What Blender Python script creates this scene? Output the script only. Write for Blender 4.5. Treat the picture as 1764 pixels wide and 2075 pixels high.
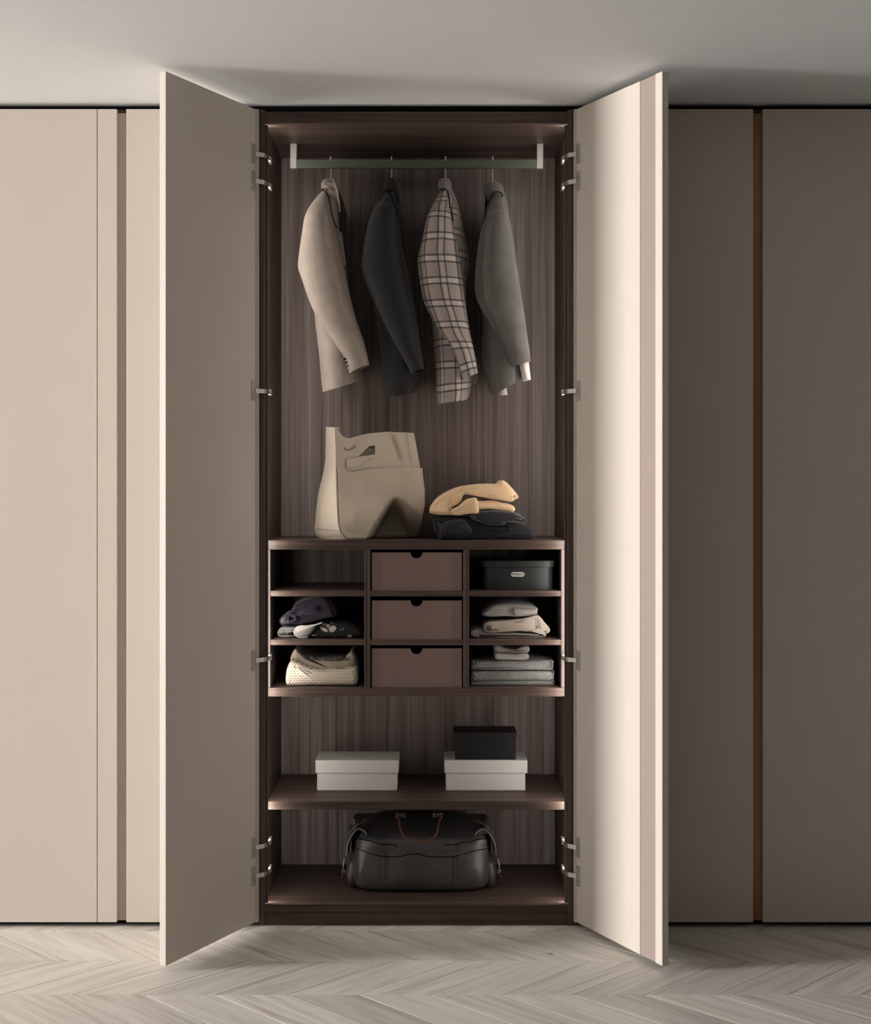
import bpy, bmesh, math, random
from mathutils import Vector, Matrix, noise

random.seed(7)
for o in list(bpy.data.objects):
    bpy.data.objects.remove(o, do_unlink=True)
SC = bpy.context.scene
COL = SC.collection

# ------------------------------------------------------------------ camera
D, K, VX, VY, CZ = 5.0, 0.001635, 880.0, 985.0, 1.457     # distance, metres per pixel on the front plane
cd = bpy.data.cameras.new('camera')
cam = bpy.data.objects.new('camera', cd)
COL.objects.link(cam)
cam.location = (0, -D, CZ)
cam.rotation_euler = (math.pi / 2, 0, 0)
cd.sensor_fit = 'VERTICAL'
cd.sensor_height = 36.0
cd.lens = (D / K) * 36.0 / 2075.0
cd.shift_x = (882.0 - VX) / 2075.0
cd.shift_y = -(1037.5 - VY) / 2075.0
cd.clip_start = 0.05
SC.camera = cam

# ------------------------------------------------------------------ world, lights, exposure
w = bpy.data.worlds.new('world')
SC.world = w
w.use_nodes = True
w.node_tree.nodes['Background'].inputs[0].default_value = (1.0, 0.985, 0.965, 1)
w.node_tree.nodes['Background'].inputs[1].default_value = 0.042


def area_light(name, loc, target, sx, sy, power, color):
    l = bpy.data.lights.new(name, 'AREA')
    l.shape = 'RECTANGLE'
    l.size, l.size_y, l.energy, l.color = sx, sy, power, color
    o = bpy.data.objects.new(name, l)
    COL.objects.link(o)
    o.location = loc
    d = Vector(target) - Vector(loc)
    o.rotation_euler = d.to_track_quat('-Z', 'Y').to_euler()
    return o


KEY = area_light('window_light', (-11.0, -2.5, 1.85), (0.0, -1.0, 1.35), 1.5, 1.7, 1650, (1.0, 0.985, 0.965))
LED_STRENGTH = 46.0
SC.view_settings.view_transform = 'Standard'
SC.view_settings.look = 'None'
SC.view_settings.gamma = 1.0
SC.view_settings.use_curve_mapping = False
SC.view_settings.exposure = 0.0


# ------------------------------------------------------------------ geometry helpers
def P(px, py, Y):
    s = K * (D + Y) / D
    return Vector(((px - VX) * s, Y, CZ - (py - VY) * s))


def X(px, Y): return P(px, 0, Y).x
def Z(py, Y): return P(0, py, Y).z


def wloc(o):
    v = Vector((0, 0, 0))
    while o is not None:
        v = v + o.location
        o = o.parent
    return v


def thing(name, label, cat, loc, group=None, kind=None):
    o = bpy.data.objects.new(name, None)
    o.empty_display_size = 0.05
    COL.objects.link(o)
    o.location = loc
    tag(o, label, cat, group, kind)
    return o


def tag(o, label=None, cat=None, group=None, kind=None):
    if label: o['label'] = label
    if cat: o['category'] = cat
    if group: o['group'] = group
    if kind: o['kind'] = kind
    return o


def obj(name, bm, mat, parent=None, label=None, smooth=False, origin=None, kind=None, angle=None):
    """bm holds world coordinates; the object is stored relative to its parent (or to origin)."""
    me = bpy.data.meshes.new(name)
    bmesh.ops.recalc_face_normals(bm, faces=bm.faces)
    if smooth:
        for f in bm.faces: f.smooth = True
    base = Vector(origin) if origin is not None else (wloc(parent) if parent else Vector((0, 0, 0)))
    bm.transform(Matrix.Translation(-base))
    bm.to_mesh(me)
    bm.free()
    me.materials.append(mat)
    if smooth and angle:
        me.set_sharp_from_angle(angle=math.radians(angle))
    o = bpy.data.objects.new(name, me)
    COL.objects.link(o)
    if parent:
        o.parent = parent
        o.location = base - wloc(parent)
    else:
        o.location = base
    if label: o['label'] = label
    if kind: o['kind'] = kind
    return o


def box(bm, x0, x1, y0, y1, z0, z1, bev=0.0, seg=2):
    b = bmesh.new()
    vs = [b.verts.new((x, y, z)) for x in (x0, x1) for y in (y0, y1) for z in (z0, z1)]
    for q in ((0, 1, 3, 2), (4, 6, 7, 5), (0, 4, 5, 1), (2, 3, 7, 6), (0, 2, 6, 4), (1, 5, 7, 3)):
        b.faces.new([vs[i] for i in q])
    bmesh.ops.recalc_face_normals(b, faces=b.faces)
    if bev > 0:
        bmesh.ops.bevel(b, geom=list(b.edges), offset=bev, segments=seg, affect='EDGES', profile=0.5)
    merge(bm, b)


def merge(bm, b):
    me = bpy.data.meshes.new('tmp')
    b.to_mesh(me)
    b.free()
    bm.from_mesh(me)
    bpy.data.meshes.remove(me)


def boxo(name, mat, parent, x0, x1, y0, y1, z0, z1, bev=0.0012, label=None, seg=1):
    bm = bmesh.new()
    box(bm, x0, x1, y0, y1, z0, z1, bev, seg)
    return obj(name, bm, mat, parent, label)


def catmull(pts, n, closed=False):
    """resample a list of equal-length tuples smoothly to n samples"""
    m = len(pts)
    out = []
    segs = m if closed else m - 1
    for i in range(n):
        t = i * segs / (n if closed else n - 1)
        k = min(int(t), segs - 1)
        f = t - k
        if closed:
            p0, p1, p2, p3 = pts[(k - 1) % m], pts[k % m], pts[(k + 1) % m], pts[(k + 2) % m]
        else:
            p0, p1, p2, p3 = pts[max(k - 1, 0)], pts[k], pts[k + 1], pts[min(k + 2, m - 1)]
        out.append(tuple(0.5 * (2 * b + (c - a) * f + (2 * a - 5 * b + 4 * c - d) * f * f + (3 * b - a - 3 * c + d) * f ** 3)
                         for a, b, c, d in zip(p0, p1, p2, p3)))
    return out


def loft(bm, rings, closed=True, cap0=False, cap1=False, uvs=None):
    """rings: list of lists of Vector. uvs: same layout of (u, v)"""
    layer = bm.loops.layers.uv.verify() if uvs else None
    vr = [[bm.verts.new(p) for p in r] for r in rings]
    n = len(rings[0])
    for i in range(len(rings) - 1):
        for j in range(n if closed else n - 1):
            j2 = (j + 1) % n
            f = bm.faces.new((vr[i][j], vr[i][j2], vr[i + 1][j2], vr[i + 1][j]))
            if uvs:
                q = [uvs[i][j], uvs[i][j + 1 if closed else j2], uvs[i + 1][j + 1 if closed else j2], uvs[i + 1][j]]
                for l, c in zip(f.loops, q): l[layer].uv = c
    if cap0: bm.faces.new(vr[0][::-1])
    if cap1: bm.faces.new(vr[-1])
    return vr


def tube(bm, pts, r, seg=8, caps=True, closed=False):
    """round tube along points; r a number or a list"""
    pts = [Vector(p) for p in pts]
    n = len(pts)
    rr = r if isinstance(r, (list, tuple)) else [r] * n
    rings = []
    t0 = (pts[1] - pts[0]).normalized()
    up = Vector((0, 0, 1)) if abs(t0.z) < 0.9 else Vector((1, 0, 0))
    nrm = (up - up.dot(t0) * t0).normalized()
    for i in range(n):
        if closed:
            t = (pts[(i + 1) % n] - pts[i - 1]).normalized()
        else:
            t = (pts[min(i + 1, n - 1)] - pts[max(i - 1, 0)]).normalized()
        nrm = (nrm - nrm.dot(t) * t).normalized()
        bn = t.cross(nrm)
        rings.append([pts[i] + rr[i] * (math.cos(a) * nrm + math.sin(a) * bn)
                      for a in [2 * math.pi * j / seg for j in range(seg)]])
    if closed:
        rings.append(rings[0])
    loft(bm, rings, True, caps and not closed, caps and not closed)


def puff(outline, Y0, Y1, rnd=0.010, n=72, rows=10, amp=0.0025, freq=9.0, seed=0.0, taper=0.0, smooth_in=True, sag=0.0):
    """a soft solid: closed outline of pixels (as seen at Y0), rounded at the front, running back to Y1 with soft noise"""
    pts = catmull([tuple(p) for p in outline], n, True) if smooth_in else outline
    n = len(pts)
    base = [P(p[0], p[1], Y0) for p in pts]
    area = sum(base[i].x * base[(i + 1) % n].z - base[(i + 1) % n].x * base[i].z for i in range(n))
    sg = 1.0 if area > 0 else -1.0
    nr = []
    for i in range(n):
        t = base[(i + 1) % n] - base[i - 1]
        v = Vector((t.z, 0, -t.x)) * sg
        nr.append(v.normalized() if v.length > 1e-9 else Vector((0, 0, 0)))
    cx = sum(b.x for b in base) / n
    ys = []
    for k in range(5):
        a = k / 4 * math.pi / 2
        ys.append((Y0 + rnd * (1 - math.sin(a)), rnd * (1 - math.cos(a)) if k else 0))
    prof = []
    for k in range(6):
        a = k / 5 * math.pi / 2
        prof.append((Y0 + rnd * (1 - math.sin(a)), rnd * (1 - math.cos(a))))
    prof = [(y, ins) for (y, ins) in prof][::-1]          # front: most inset first
    for k in range(1, rows + 1):
        prof.append((Y0 + rnd + (Y1 - Y0 - 2 * rnd) * k / rows, 0))
    for k in range(1, 6):
        a = k / 5 * math.pi / 2
        prof.append((Y1 - rnd + rnd * math.sin(a), rnd * (1 - math.cos(a))))
    bm = bmesh.new()
    rings = []
    zmin = min(b.z for b in base)
    for (y, ins) in prof:
        f = (y - Y0) / (Y1 - Y0)
        r = []
        for i in range(n):
            p = base[i] - nr[i] * ins
            p = Vector((cx + (p.x - cx) * (1 - taper * f), y, p.z))
            d = noise.noise(Vector((p.x * freq, p.y * freq, p.z * freq * 1.5 + seed * 7.3))) * amp
            d += noise.noise(Vector((p.x * freq * 3, p.y * freq * 2.5, p.z * freq * 4 + seed * 3.1))) * amp * 0.45
            p = p + nr[i] * d
            if p.z < zmin: p.z = zmin
            p.y += noise.noise(Vector((p.x * freq * 1.3 + seed, 4.1, p.z * freq * 2))) * amp * 1.6
            r.append(p)
        rings.append(r)
    loft(bm, rings, True, True, True)
    caps = [f for f in bm.faces if len(f.verts) > 4]
    bmesh.ops.triangulate(bm, faces=caps, ngon_method='BEAUTY')
    return bm


def ribbon(center, th, n=60):
    """closed outline around a centre line of pixels with thickness th (pixels)"""
    c = catmull([tuple(p) for p in center], n)
    L, R = [], []
    for i in range(n):
        a, b = c[max(i - 1, 0)], c[min(i + 1, n - 1)]
        dx, dy = b[0] - a[0], b[1] - a[1]
        l = math.hypot(dx, dy) or 1
        t = th * 0.5
        L.append((c[i][0] - dy / l * t, c[i][1] + dx / l * t))
        R.append((c[i][0] + dy / l * t, c[i][1] - dx / l * t))

    def cap(pc, pa, pb):
        out = []
        a0 = math.atan2(pa[1] - pc[1], pa[0] - pc[0])
        for k in (1, 2, 3):
            a = a0 - math.pi * k / 4
            out.append((pc[0] + th * 0.5 * math.cos(a), pc[1] + th * 0.5 * math.sin(a)))
        return out
    return L + cap(c[-1], L[-1], R[-1]) + R[::-1] + cap(c[0], R[0], L[0])


# ------------------------------------------------------------------ materials
def new_mat(name):
    m = bpy.data.materials.new(name)
    m.use_nodes = True
    nt = m.node_tree
    return m, nt, nt.nodes['Principled BSDF']


def N(nt, typ, **kw):
    nd = nt.nodes.new(typ)
    for k, v in kw.items():
        setattr(nd, k, v)
    return nd


def lin(r, g, b):
    def f(c):
        c /= 255.0
        return c / 12.92 if c <= 0.04045 else ((c + 0.055) / 1.055) ** 2.4
    return (f(r), f(g), f(b), 1)


def ramp(nt, fac, stops):
    r = N(nt, 'ShaderNodeValToRGB')
    el = r.color_ramp.elements
    el[0].position, el[0].color = stops[0]
    el[1].position, el[1].color = stops[-1]
    for p, c in stops[1:-1]:
        e = el.new(p)
        e.color = c
    nt.links.new(fac, r.inputs['Fac'])
    return r.outputs['Color']


def bump(nt, bsdf, height, strength, dist):
    b = N(nt, 'ShaderNodeBump')
    b.inputs['Strength'].default_value = strength
    b.inputs['Distance'].default_value = dist
    nt.links.new(height, b.inputs['Height'])
    nt.links.new(b.outputs['Normal'], bsdf.inputs['Normal'])


def coords(nt, kind, scale):
    tc = N(nt, 'ShaderNodeTexCoord')
    mp = N(nt, 'ShaderNodeMapping')
    mp.inputs['Scale'].default_value = scale
    nt.links.new(tc.outputs[kind], mp.inputs['Vector'])
    return mp.outputs['Vector']


def noise_tex(nt, vec, scale, detail=3.0, rough=0.55, dist=0.0):
    n = N(nt, 'ShaderNodeTexNoise')
    n.inputs['Scale'].default_value = scale
    n.inputs['Detail'].default_value = detail
    n.inputs['Roughness'].default_value = rough
    n.inputs['Distortion'].default_value = dist
    nt.links.new(vec, n.inputs['Vector'])
    return n.outputs['Fac']


def plain(name, col, rough=0.5, spec=0.4, metal=0.0, var=0.03, vscale=40.0, bmp=0.0, bdist=0.001):
    m, nt, b = new_mat(name)
    v = coords(nt, 'Object', (1, 1, 1))
    f = noise_tex(nt, v, vscale, 3)
    lo = tuple(c * (1 - var) for c in col[:3]) + (1,)
    hi = tuple(min(1, c * (1 + var)) for c in col[:3]) + (1,)
    nt.links.new(ramp(nt, f, [(0.25, lo), (0.75, hi)]), b.inputs['Base Color'])
    b.inputs['Roughness'].default_value = rough
    b.inputs['Specular IOR Level'].default_value = spec
    b.inputs['Metallic'].default_value = metal
    if bmp: bump(nt, b, f, bmp, bdist)
    return m


def wood(name, axis, dark, mid, light, rough=0.5):
    """veneer with fine straight grain along one axis"""
    m, nt, b = new_mat(name)
    a = {'x': (1.6, 150, 150), 'z': (150, 150, 1.6)}[axis]
    c = {'x': (0.7, 28, 28), 'z': (44, 44, 0.7)}[axis]
    f1 = noise_tex(nt, coords(nt, 'Object', a), 1.0, 4, 0.6)
    f2 = noise_tex(nt, coords(nt, 'Object', c), 1.0, 3, 0.5)
    mx = N(nt, 'ShaderNodeMix', data_type='FLOAT')
    mx.inputs['Factor'].default_value = 0.48
    nt.links.new(f1, mx.inputs[2])
    nt.links.new(f2, mx.inputs[3])
    nt.links.new(ramp(nt, mx.outputs[0], [(0.36, dark), (0.5, mid), (0.64, light)]), b.inputs['Base Color'])
    b.inputs['Roughness'].default_value = rough
    b.inputs['Specular IOR Level'].default_value = 0.35
    bump(nt, b, f1, 0.12, 0.0006)
    return m


def fabric(name, col, weave=900.0, var=0.18, rough=0.9, sheen=0.25, fuzz=0.25):
    m, nt, b = new_mat(name)
    v = coords(nt, 'Object', (1, 1, 1))
    f = noise_tex(nt, v, weave * 0.45, 3, 0.7)
    g = noise_tex(nt, v, 22.0, 3)
    mx = N(nt, 'ShaderNodeMix', data_type='FLOAT')
    mx.inputs['Factor'].default_value = 0.3
    nt.links.new(f, mx.inputs[2])
    nt.links.new(g, mx.inputs[3])
    lo = tuple(c * (1 - var) for c in col[:3]) + (1,)
    hi = tuple(min(1, c * (1 + var)) for c in col[:3]) + (1,)
    nt.links.new(ramp(nt, mx.outputs[0], [(0.3, lo), (0.7, hi)]), b.inputs['Base Color'])
    b.inputs['Roughness'].default_value = rough
    b.inputs['Specular IOR Level'].default_value = 0.15
    b.inputs['Sheen Weight'].default_value = sheen
    b.inputs['Sheen Roughness'].default_value = 0.5
    bump(nt, b, f, fuzz, 0.0008)
    return m


def math_node(nt, op, a, b=None, c=None):
    n = N(nt, 'ShaderNodeMath', operation=op)
    for i, v in enumerate((a, b, c)):
        if v is None: continue
        if isinstance(v, (int, float)): n.inputs[i].default_value = v
        else: nt.links.new(v, n.inputs[i])
    return n.outputs[0]


def plaid_mat():
    m, nt, b = new_mat('plaid wool')
    tc = N(nt, 'ShaderNodeTexCoord')
    sep = N(nt, 'ShaderNodeSeparateXYZ')
    nt.links.new(tc.outputs['UV'], sep.inputs[0])
    wv = coords(nt, 'Object', (1, 1, 1))
    wob = math_node(nt, 'MULTIPLY', math_node(nt, 'SUBTRACT', noise_tex(nt, wv, 9.0, 2), 0.5), 0.010)

    def lines(coord, period, off):
        t = math_node(nt, 'ADD', math_node(nt, 'ADD', coord, wob), off)
        t = math_node(nt, 'MODULO', math_node(nt, 'ADD', t, 10.0), period)
        d1 = math_node(nt, 'ABSOLUTE', math_node(nt, 'SUBTRACT', t, 0.016))
        d2 = math_node(nt, 'ABSOLUTE', math_node(nt, 'SUBTRACT', t, 0.038))
        d = math_node(nt, 'MINIMUM', d1, d2)
        line = math_node(nt, 'LESS_THAN', d, 0.0032)
        band = math_node(nt, 'LESS_THAN', math_node(nt, 'ABSOLUTE', math_node(nt, 'SUBTRACT', t, 0.027)), 0.009)
        return line, band
    lu, bu = lines(sep.outputs[0], 0.070, 0.0)
    lv, bv = lines(sep.outputs[1], 0.076, 0.02)
    f = noise_tex(nt, wv, 900.0, 2, 0.6)
    basec = ramp(nt, f, [(0.3, lin(138, 127, 121)), (0.7, lin(170, 159, 153))])

    def mixc(fac, amount, colb, cola):
        mx = N(nt, 'ShaderNodeMix', data_type='RGBA')
        nt.links.new(math_node(nt, 'MULTIPLY', fac, amount), mx.inputs[0])
        nt.links.new(cola, mx.inputs[6])
        mx.inputs[7].default_value = colb
        return mx.outputs[2]
    c = mixc(bu, 0.5, lin(205, 194, 188), basec)
    c = mixc(bv, 0.5, lin(205, 194, 188), c)
    c = mixc(lu, 0.62, lin(52, 44, 42), c)
    c = mixc(lv, 0.72, lin(46, 39, 38), c)
    nt.links.new(c, b.inputs['Base Color'])
    b.inputs['Roughness'].default_value = 0.9
    b.inputs['Specular IOR Level'].default_value = 0.15
    b.inputs['Sheen Weight'].default_value = 0.2
    bump(nt, b, f, 0.25, 0.0008)
    return m


def plank_mat():
    m, nt, b = new_mat('oak plank')
    tc = N(nt, 'ShaderNodeTexCoord')
    oi = N(nt, 'ShaderNodeObjectInfo')
    add = N(nt, 'ShaderNodeVectorMath', operation='ADD')
    cmb = N(nt, 'ShaderNodeCombineXYZ')
    r = math_node(nt, 'MULTIPLY', oi.outputs['Random'], 57.0)
    nt.links.new(r, cmb.inputs[0])
    nt.links.new(r, cmb.inputs[1])
    nt.links.new(tc.outputs['Object'], add.inputs[0])
    nt.links.new(cmb.outputs[0], add.inputs[1])

    def mp(sc):
        q = N(nt, 'ShaderNodeMapping')
        q.inputs['Scale'].default_value = sc
        nt.links.new(add.outputs[0], q.inputs['Vector'])
        return q.outputs['Vector']
    f1 = noise_tex(nt, mp((4, 130, 5)), 1.0, 4, 0.6, 0.4)
    f2 = noise_tex(nt, mp((1.3, 22, 2)), 1.0, 3, 0.5, 1.4)
    mx = N(nt, 'ShaderNodeMix', data_type='FLOAT')
    mx.inputs['Factor'].default_value = 0.6
    nt.links.new(f1, mx.inputs[2])
    nt.links.new(f2, mx.inputs[3])
    g = ramp(nt, mx.outputs[0], [(0.27, lin(148, 135, 121)), (0.40, lin(196, 187, 176)), (0.54, lin(217, 211, 202)), (0.7, lin(224, 219, 211))])
    # a few knots
    vo = N(nt, 'ShaderNodeTexVoronoi')
    vo.inputs['Scale'].default_value = 1.0
    nt.links.new(mp((2.0, 6.0, 1)), vo.inputs['Vector'])
    kn = math_node(nt, 'LESS_THAN', vo.outputs['Distance'], 0.032)
    mk = N(nt, 'ShaderNodeMix', data_type='RGBA')
    nt.links.new(math_node(nt, 'MULTIPLY', kn, 0.8), mk.inputs[0])
    nt.links.new(g, mk.inputs[6])
    mk.inputs[7].default_value = lin(70, 56, 46)
    hsv = N(nt, 'ShaderNodeHueSaturation')
    nt.links.new(mk.outputs[2], hsv.inputs['Color'])
    nt.links.new(math_node(nt, 'ADD', math_node(nt, 'MULTIPLY', oi.outputs['Random'], 0.24), 0.86), hsv.inputs['Value'])
    hsv.inputs['Saturation'].default_value = 0.9
    nt.links.new(hsv.outputs[0], b.inputs['Base Color'])
    b.inputs['Roughness'].default_value = 0.5
    b.inputs['Specular IOR Level'].default_value = 0.35
    bump(nt, b, f1, 0.15, 0.0008)
    return m


def knit_mat(name, col, hole, su, sv, holes=0.30):
    """knit: staggered rows of small stitch holes, on object coordinates x (along) and z (rows)"""
    m, nt, b = new_mat(name)
    tc = N(nt, 'ShaderNodeTexCoord')
    sep = N(nt, 'ShaderNodeSeparateXYZ')
    nt.links.new(tc.outputs['Object'], sep.inputs[0])
    zz = math_node(nt, 'DIVIDE', sep.outputs[2], sv)
    row = math_node(nt, 'FLOOR', zz)
    xx = math_node(nt, 'ADD', math_node(nt, 'DIVIDE', sep.outputs[0], su), math_node(nt, 'MULTIPLY', row, 0.5))
    fx = math_node(nt, 'SUBTRACT', math_node(nt, 'FRACT', xx), 0.5)
    fz = math_node(nt, 'SUBTRACT', math_node(nt, 'FRACT', zz), 0.5)
    d = math_node(nt, 'SQRT', math_node(nt, 'ADD', math_node(nt, 'MULTIPLY', fx, fx), math_node(nt, 'MULTIPLY', fz, fz)))
    h = math_node(nt, 'SMOOTH_MIN', math_node(nt, 'DIVIDE', d, holes), 1.0, 0.4)
    c = ramp(nt, h, [(0.25, hole), (0.8, col)])
    nt.links.new(c, b.inputs['Base Color'])
    b.inputs['Roughness'].default_value = 0.95
    b.inputs['Specular IOR Level'].default_value = 0.1
    b.inputs['Sheen Weight'].default_value = 0.2
    bump(nt, b, h, 0.6, 0.002)
    return m


def scarf_mat():
    m, nt, b = new_mat('black scarf with pale print')
    v = coords(nt, 'Object', (1, 1, 1))
    vo = N(nt, 'ShaderNodeTexVoronoi')
    vo.inputs['Scale'].default_value = 34.0
    nt.links.new(v, vo.inputs['Vector'])
    f = noise_tex(nt, v, 26.0, 3, 0.6, 1.0)
    s = math_node(nt, 'SUBTRACT', f, math_node(nt, 'MULTIPLY', vo.outputs['Distance'], 0.25))
    c = ramp(nt, s, [(0.47, lin(20, 20, 23)), (0.52, lin(190, 182, 174))])
    nt.links.new(c, b.inputs['Base Color'])
    b.inputs['Roughness'].default_value = 0.8
    return m


def leather_mat(name, col, rough):
    m, nt, b = new_mat(name)
    v = coords(nt, 'Object', (1, 1, 1))
    f = noise_tex(nt, v, 9.0, 4, 0.6)
    g = noise_tex(nt, v, 500.0, 2)
    nt.links.new(ramp(nt, f, [(0.3, tuple(c * .8 for c in col[:3]) + (1,)), (0.7, tuple(c * 1.25 for c in col[:3]) + (1,))]), b.inputs['Base Color'])
    nt.links.new(math_node(nt, 'ADD', math_node(nt, 'MULTIPLY', f, 0.22), rough - 0.1), b.inputs['Roughness'])
    b.inputs['Specular IOR Level'].default_value = 0.6
    bump(nt, b, math_node(nt, 'ADD', math_node(nt, 'MULTIPLY', f, 4.0), g), 0.25, 0.002)
    return m


def emit_mat(name, col, strength):
    m, nt, b = new_mat(name)
    b.inputs['Base Color'].default_value = (0.8, 0.8, 0.8, 1)
    b.inputs['Emission Color'].default_value = col
    b.inputs['Emission Strength'].default_value = strength
    return m


M_CEIL = plain('ceiling plaster', lin(222, 223, 224), 0.95, 0.1, var=0.015, vscale=6)
M_WALL = plain('wall plaster', lin(150, 142, 134), 0.95, 0.1, var=0.02, vscale=6)
M_DOOR = plain('beige lacquer', lin(199, 189, 179), 0.55, 0.3, var=0.012, vscale=3)
M_GRIP = plain('taupe grip profile', lin(176, 160, 151), 0.4, 0.4, var=0.02)
M_STRIPE = plain('taupe door stripe', lin(152, 137, 129), 0.4, 0.4, var=0.02)
M_BRONZE = plain('bronze grip profile', lin(150, 110, 72), 0.35, 0.5, 0.3, var=0.03)
M_DARK = plain('black gap shade and plinth', lin(14, 13, 13), 0.8, 0.1)  # black paints shade into the gap under the ceiling; closed plinths share it
WD = (lin(54, 43, 39), lin(80, 67, 61), lin(106, 92, 85))
M_WOODV = wood('dark wood vertical grain', 'z', *WD)
M_WOODB = wood('grey brown back veneer', 'z', lin(92, 78, 72), lin(124, 109, 100), lin(146, 136, 132))
M_WOODH = wood('dark wood horizontal grain', 'x', lin(50, 38, 34), lin(76, 61, 54), lin(100, 83, 74))
M_FLOORB = plain('floor joint', lin(90, 78, 66), 0.9, 0.1)
M_PLANK = plank_mat()
M_STEEL = plain('brushed nickel', lin(200, 197, 190), 0.36, 0.5, 0.75, var=0.05)
M_BUCKLE = plain('dull buckle metal', lin(120, 116, 112), 0.4, 0.5, 0.8, var=0.05)
M_HOOK = plain('pale hook metal', lin(206, 198, 188), 0.4, 0.5, 0.25, var=0.03)
M_BRACKET = plain('satin aluminium', lin(190, 184, 178), 0.45, 0.5, 0.5, var=0.03)
M_RAIL = plain('grey green anodised rail', lin(98, 104, 92), 0.42, 0.5, 0.5, var=0.04)
M_LED = emit_mat('led diffuser', (1.0, 0.94, 0.88, 1), LED_STRENGTH)
M_DRAWER = plain('mauve brown lacquer', lin(128, 108, 101), 0.55, 0.3, var=0.015)
M_HANGW = plain('pale hanger wood', lin(222, 202, 172), 0.5, 0.3, var=0.06)
M_BEIGE = fabric('beige wool', lin(158, 145, 135), var=0.28)
M_BLACKW = fabric('black wool', lin(44, 44, 45), sheen=0.12)
M_GREYW = fabric('charcoal wool', lin(98, 95, 91), var=0.45)
M_PLAID = plaid_mat()
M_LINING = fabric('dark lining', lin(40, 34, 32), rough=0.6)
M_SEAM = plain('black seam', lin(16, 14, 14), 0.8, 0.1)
M_WHITEC = fabric('white cotton', lin(214, 206, 200), fuzz=0.1)
M_CANVAS = fabric('cream canvas', lin(206, 192, 174), 700, 0.06, 0.9, 0.1, 0.15)
M_CANVASSHADE = fabric('canvas with shade painted in', lin(150, 134, 122), 700, 0.06)  # darker copy of the canvas, inner shade put into its colour
M_TAN = fabric('tan cashmere', lin(232, 198, 158), 500, 0.10, 0.95, 0.35, 0.15)
M_BLACKV = fabric('black velvet', lin(36, 36, 38), 400, 0.3, 0.8, 0.5)
M_BROWNF = fabric('brown felt', lin(112, 80, 64))
M_NAVY = fabric('dark purple cotton', lin(50, 45, 58))
M_SCARF = scarf_mat()
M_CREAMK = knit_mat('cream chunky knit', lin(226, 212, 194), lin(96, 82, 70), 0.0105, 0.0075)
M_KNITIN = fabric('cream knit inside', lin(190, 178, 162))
M_FRINGE = fabric('grey fringe', lin(120, 112, 104))
M_GREYT = fabric('grey jersey', lin(150, 144, 140), 500, 0.2)
M_STONE = fabric('stone knit', lin(176, 162, 150), 500, 0.2)
M_TOWEL = fabric('grey terry', lin(138, 136, 134), 260, 0.4, 0.95, 0.2, 0.6)
M_RIBK = knit_mat('pale grey knit', lin(176, 172, 168), lin(92, 90, 88), 0.006, 0.005, 0.34)
M_BOXW = plain('white linen paper', lin(206, 201, 197), 0.8, 0.2, var=0.03, vscale=300)
M_BOXK = plain('black paper', lin(17, 17, 18), 0.6, 0.3, var=0.08)
M_BOXG = plain('charcoal fibreboard', lin(32, 33, 33), 0.5, 0.4, var=0.05)
M_PLATE = plain('white enamel plate', lin(222, 216, 210), 0.4, 0.4)
M_INK = plain('black print', lin(15, 15, 15), 0.7, 0.2)
M_LEATHER = leather_mat('black leather', lin(60, 59, 59), 0.36)
M_LEATHERB = leather_mat('brown leather', lin(98, 54, 40), 0.45)
M_PIPINGGLOSS = leather_mat('piping with painted gloss', lin(120, 116, 114), 0.4)  # grey puts the leather's edge highlight into the piping colour

# ------------------------------------------------------------------ room shell
RX = 6.0
bm = bmesh.new(); box(bm, -13.0, RX, -7.0, 0.75, CZ + 773 * K, CZ + 773 * K + 0.12)
ceiling = obj('ceiling', bm, M_CEIL); tag(ceiling, 'smooth pale grey ceiling above the wardrobes', kind='structure')
CEIL = CZ + 773 * K
bm = bmesh.new(); box(bm, -13.0, RX, 0.62, 0.75, 0.0, CEIL)
wb = obj('wall_back', bm, M_WALL); tag(wb, 'plain wall behind the wardrobes', kind='structure')
bm = bmesh.new(); box(bm, -13.0, RX, -7.0, 0.75, -0.06, -0.006)
floor = obj('floor', bm, M_FLOORB); tag(floor, 'pale oak chevron parquet floor', kind='structure')

ROW, PW, ANG = 0.308, 0.205, math.radians(47)
ROW0 = -0.369


def plank_mesh(sign):
    """parallelogram plank; local x runs along the grain"""
    h = ROW / 2 - 0.0015
    run = ROW / math.tan(ANG) / 2
    hw = PW / 2 - 0.0015
    pts = [(-hw - sign * run, -h), (hw - sign * run, -h), (hw + sign * run, h), (-hw + sign * run, h)]
    a = -ANG if sign > 0 else ANG
    ca, sa = math.cos(a), math.sin(a)
    q = [(x * ca - y * sa, x * sa + y * ca) for x, y in pts]
    cx, cy = 0.0, 0.0
    b = bmesh.new()
    e = 0.9965
    lo = [b.verts.new((x, y, -0.006)) for x, y in q]
    mi = [b.verts.new((x, y, -0.0008)) for x, y in q]
    hi = [b.verts.new((x * e, y * e, 0.0)) for x, y in q]
    for r0, r1 in ((lo, mi), (mi, hi)):
        for i in range(4):
            b.faces.new((r0[i], r0[(i + 1) % 4], r1[(i + 1) % 4], r1[i]))
    b.faces.new(hi); b.faces.new(lo[::-1])
    bmesh.ops.recalc_face_normals(b, faces=b.faces)
    me = bpy.data.meshes.new('plank')
    b.to_mesh(me); b.free()
    me.materials.append(M_PLANK)
    return me, -a


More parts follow.
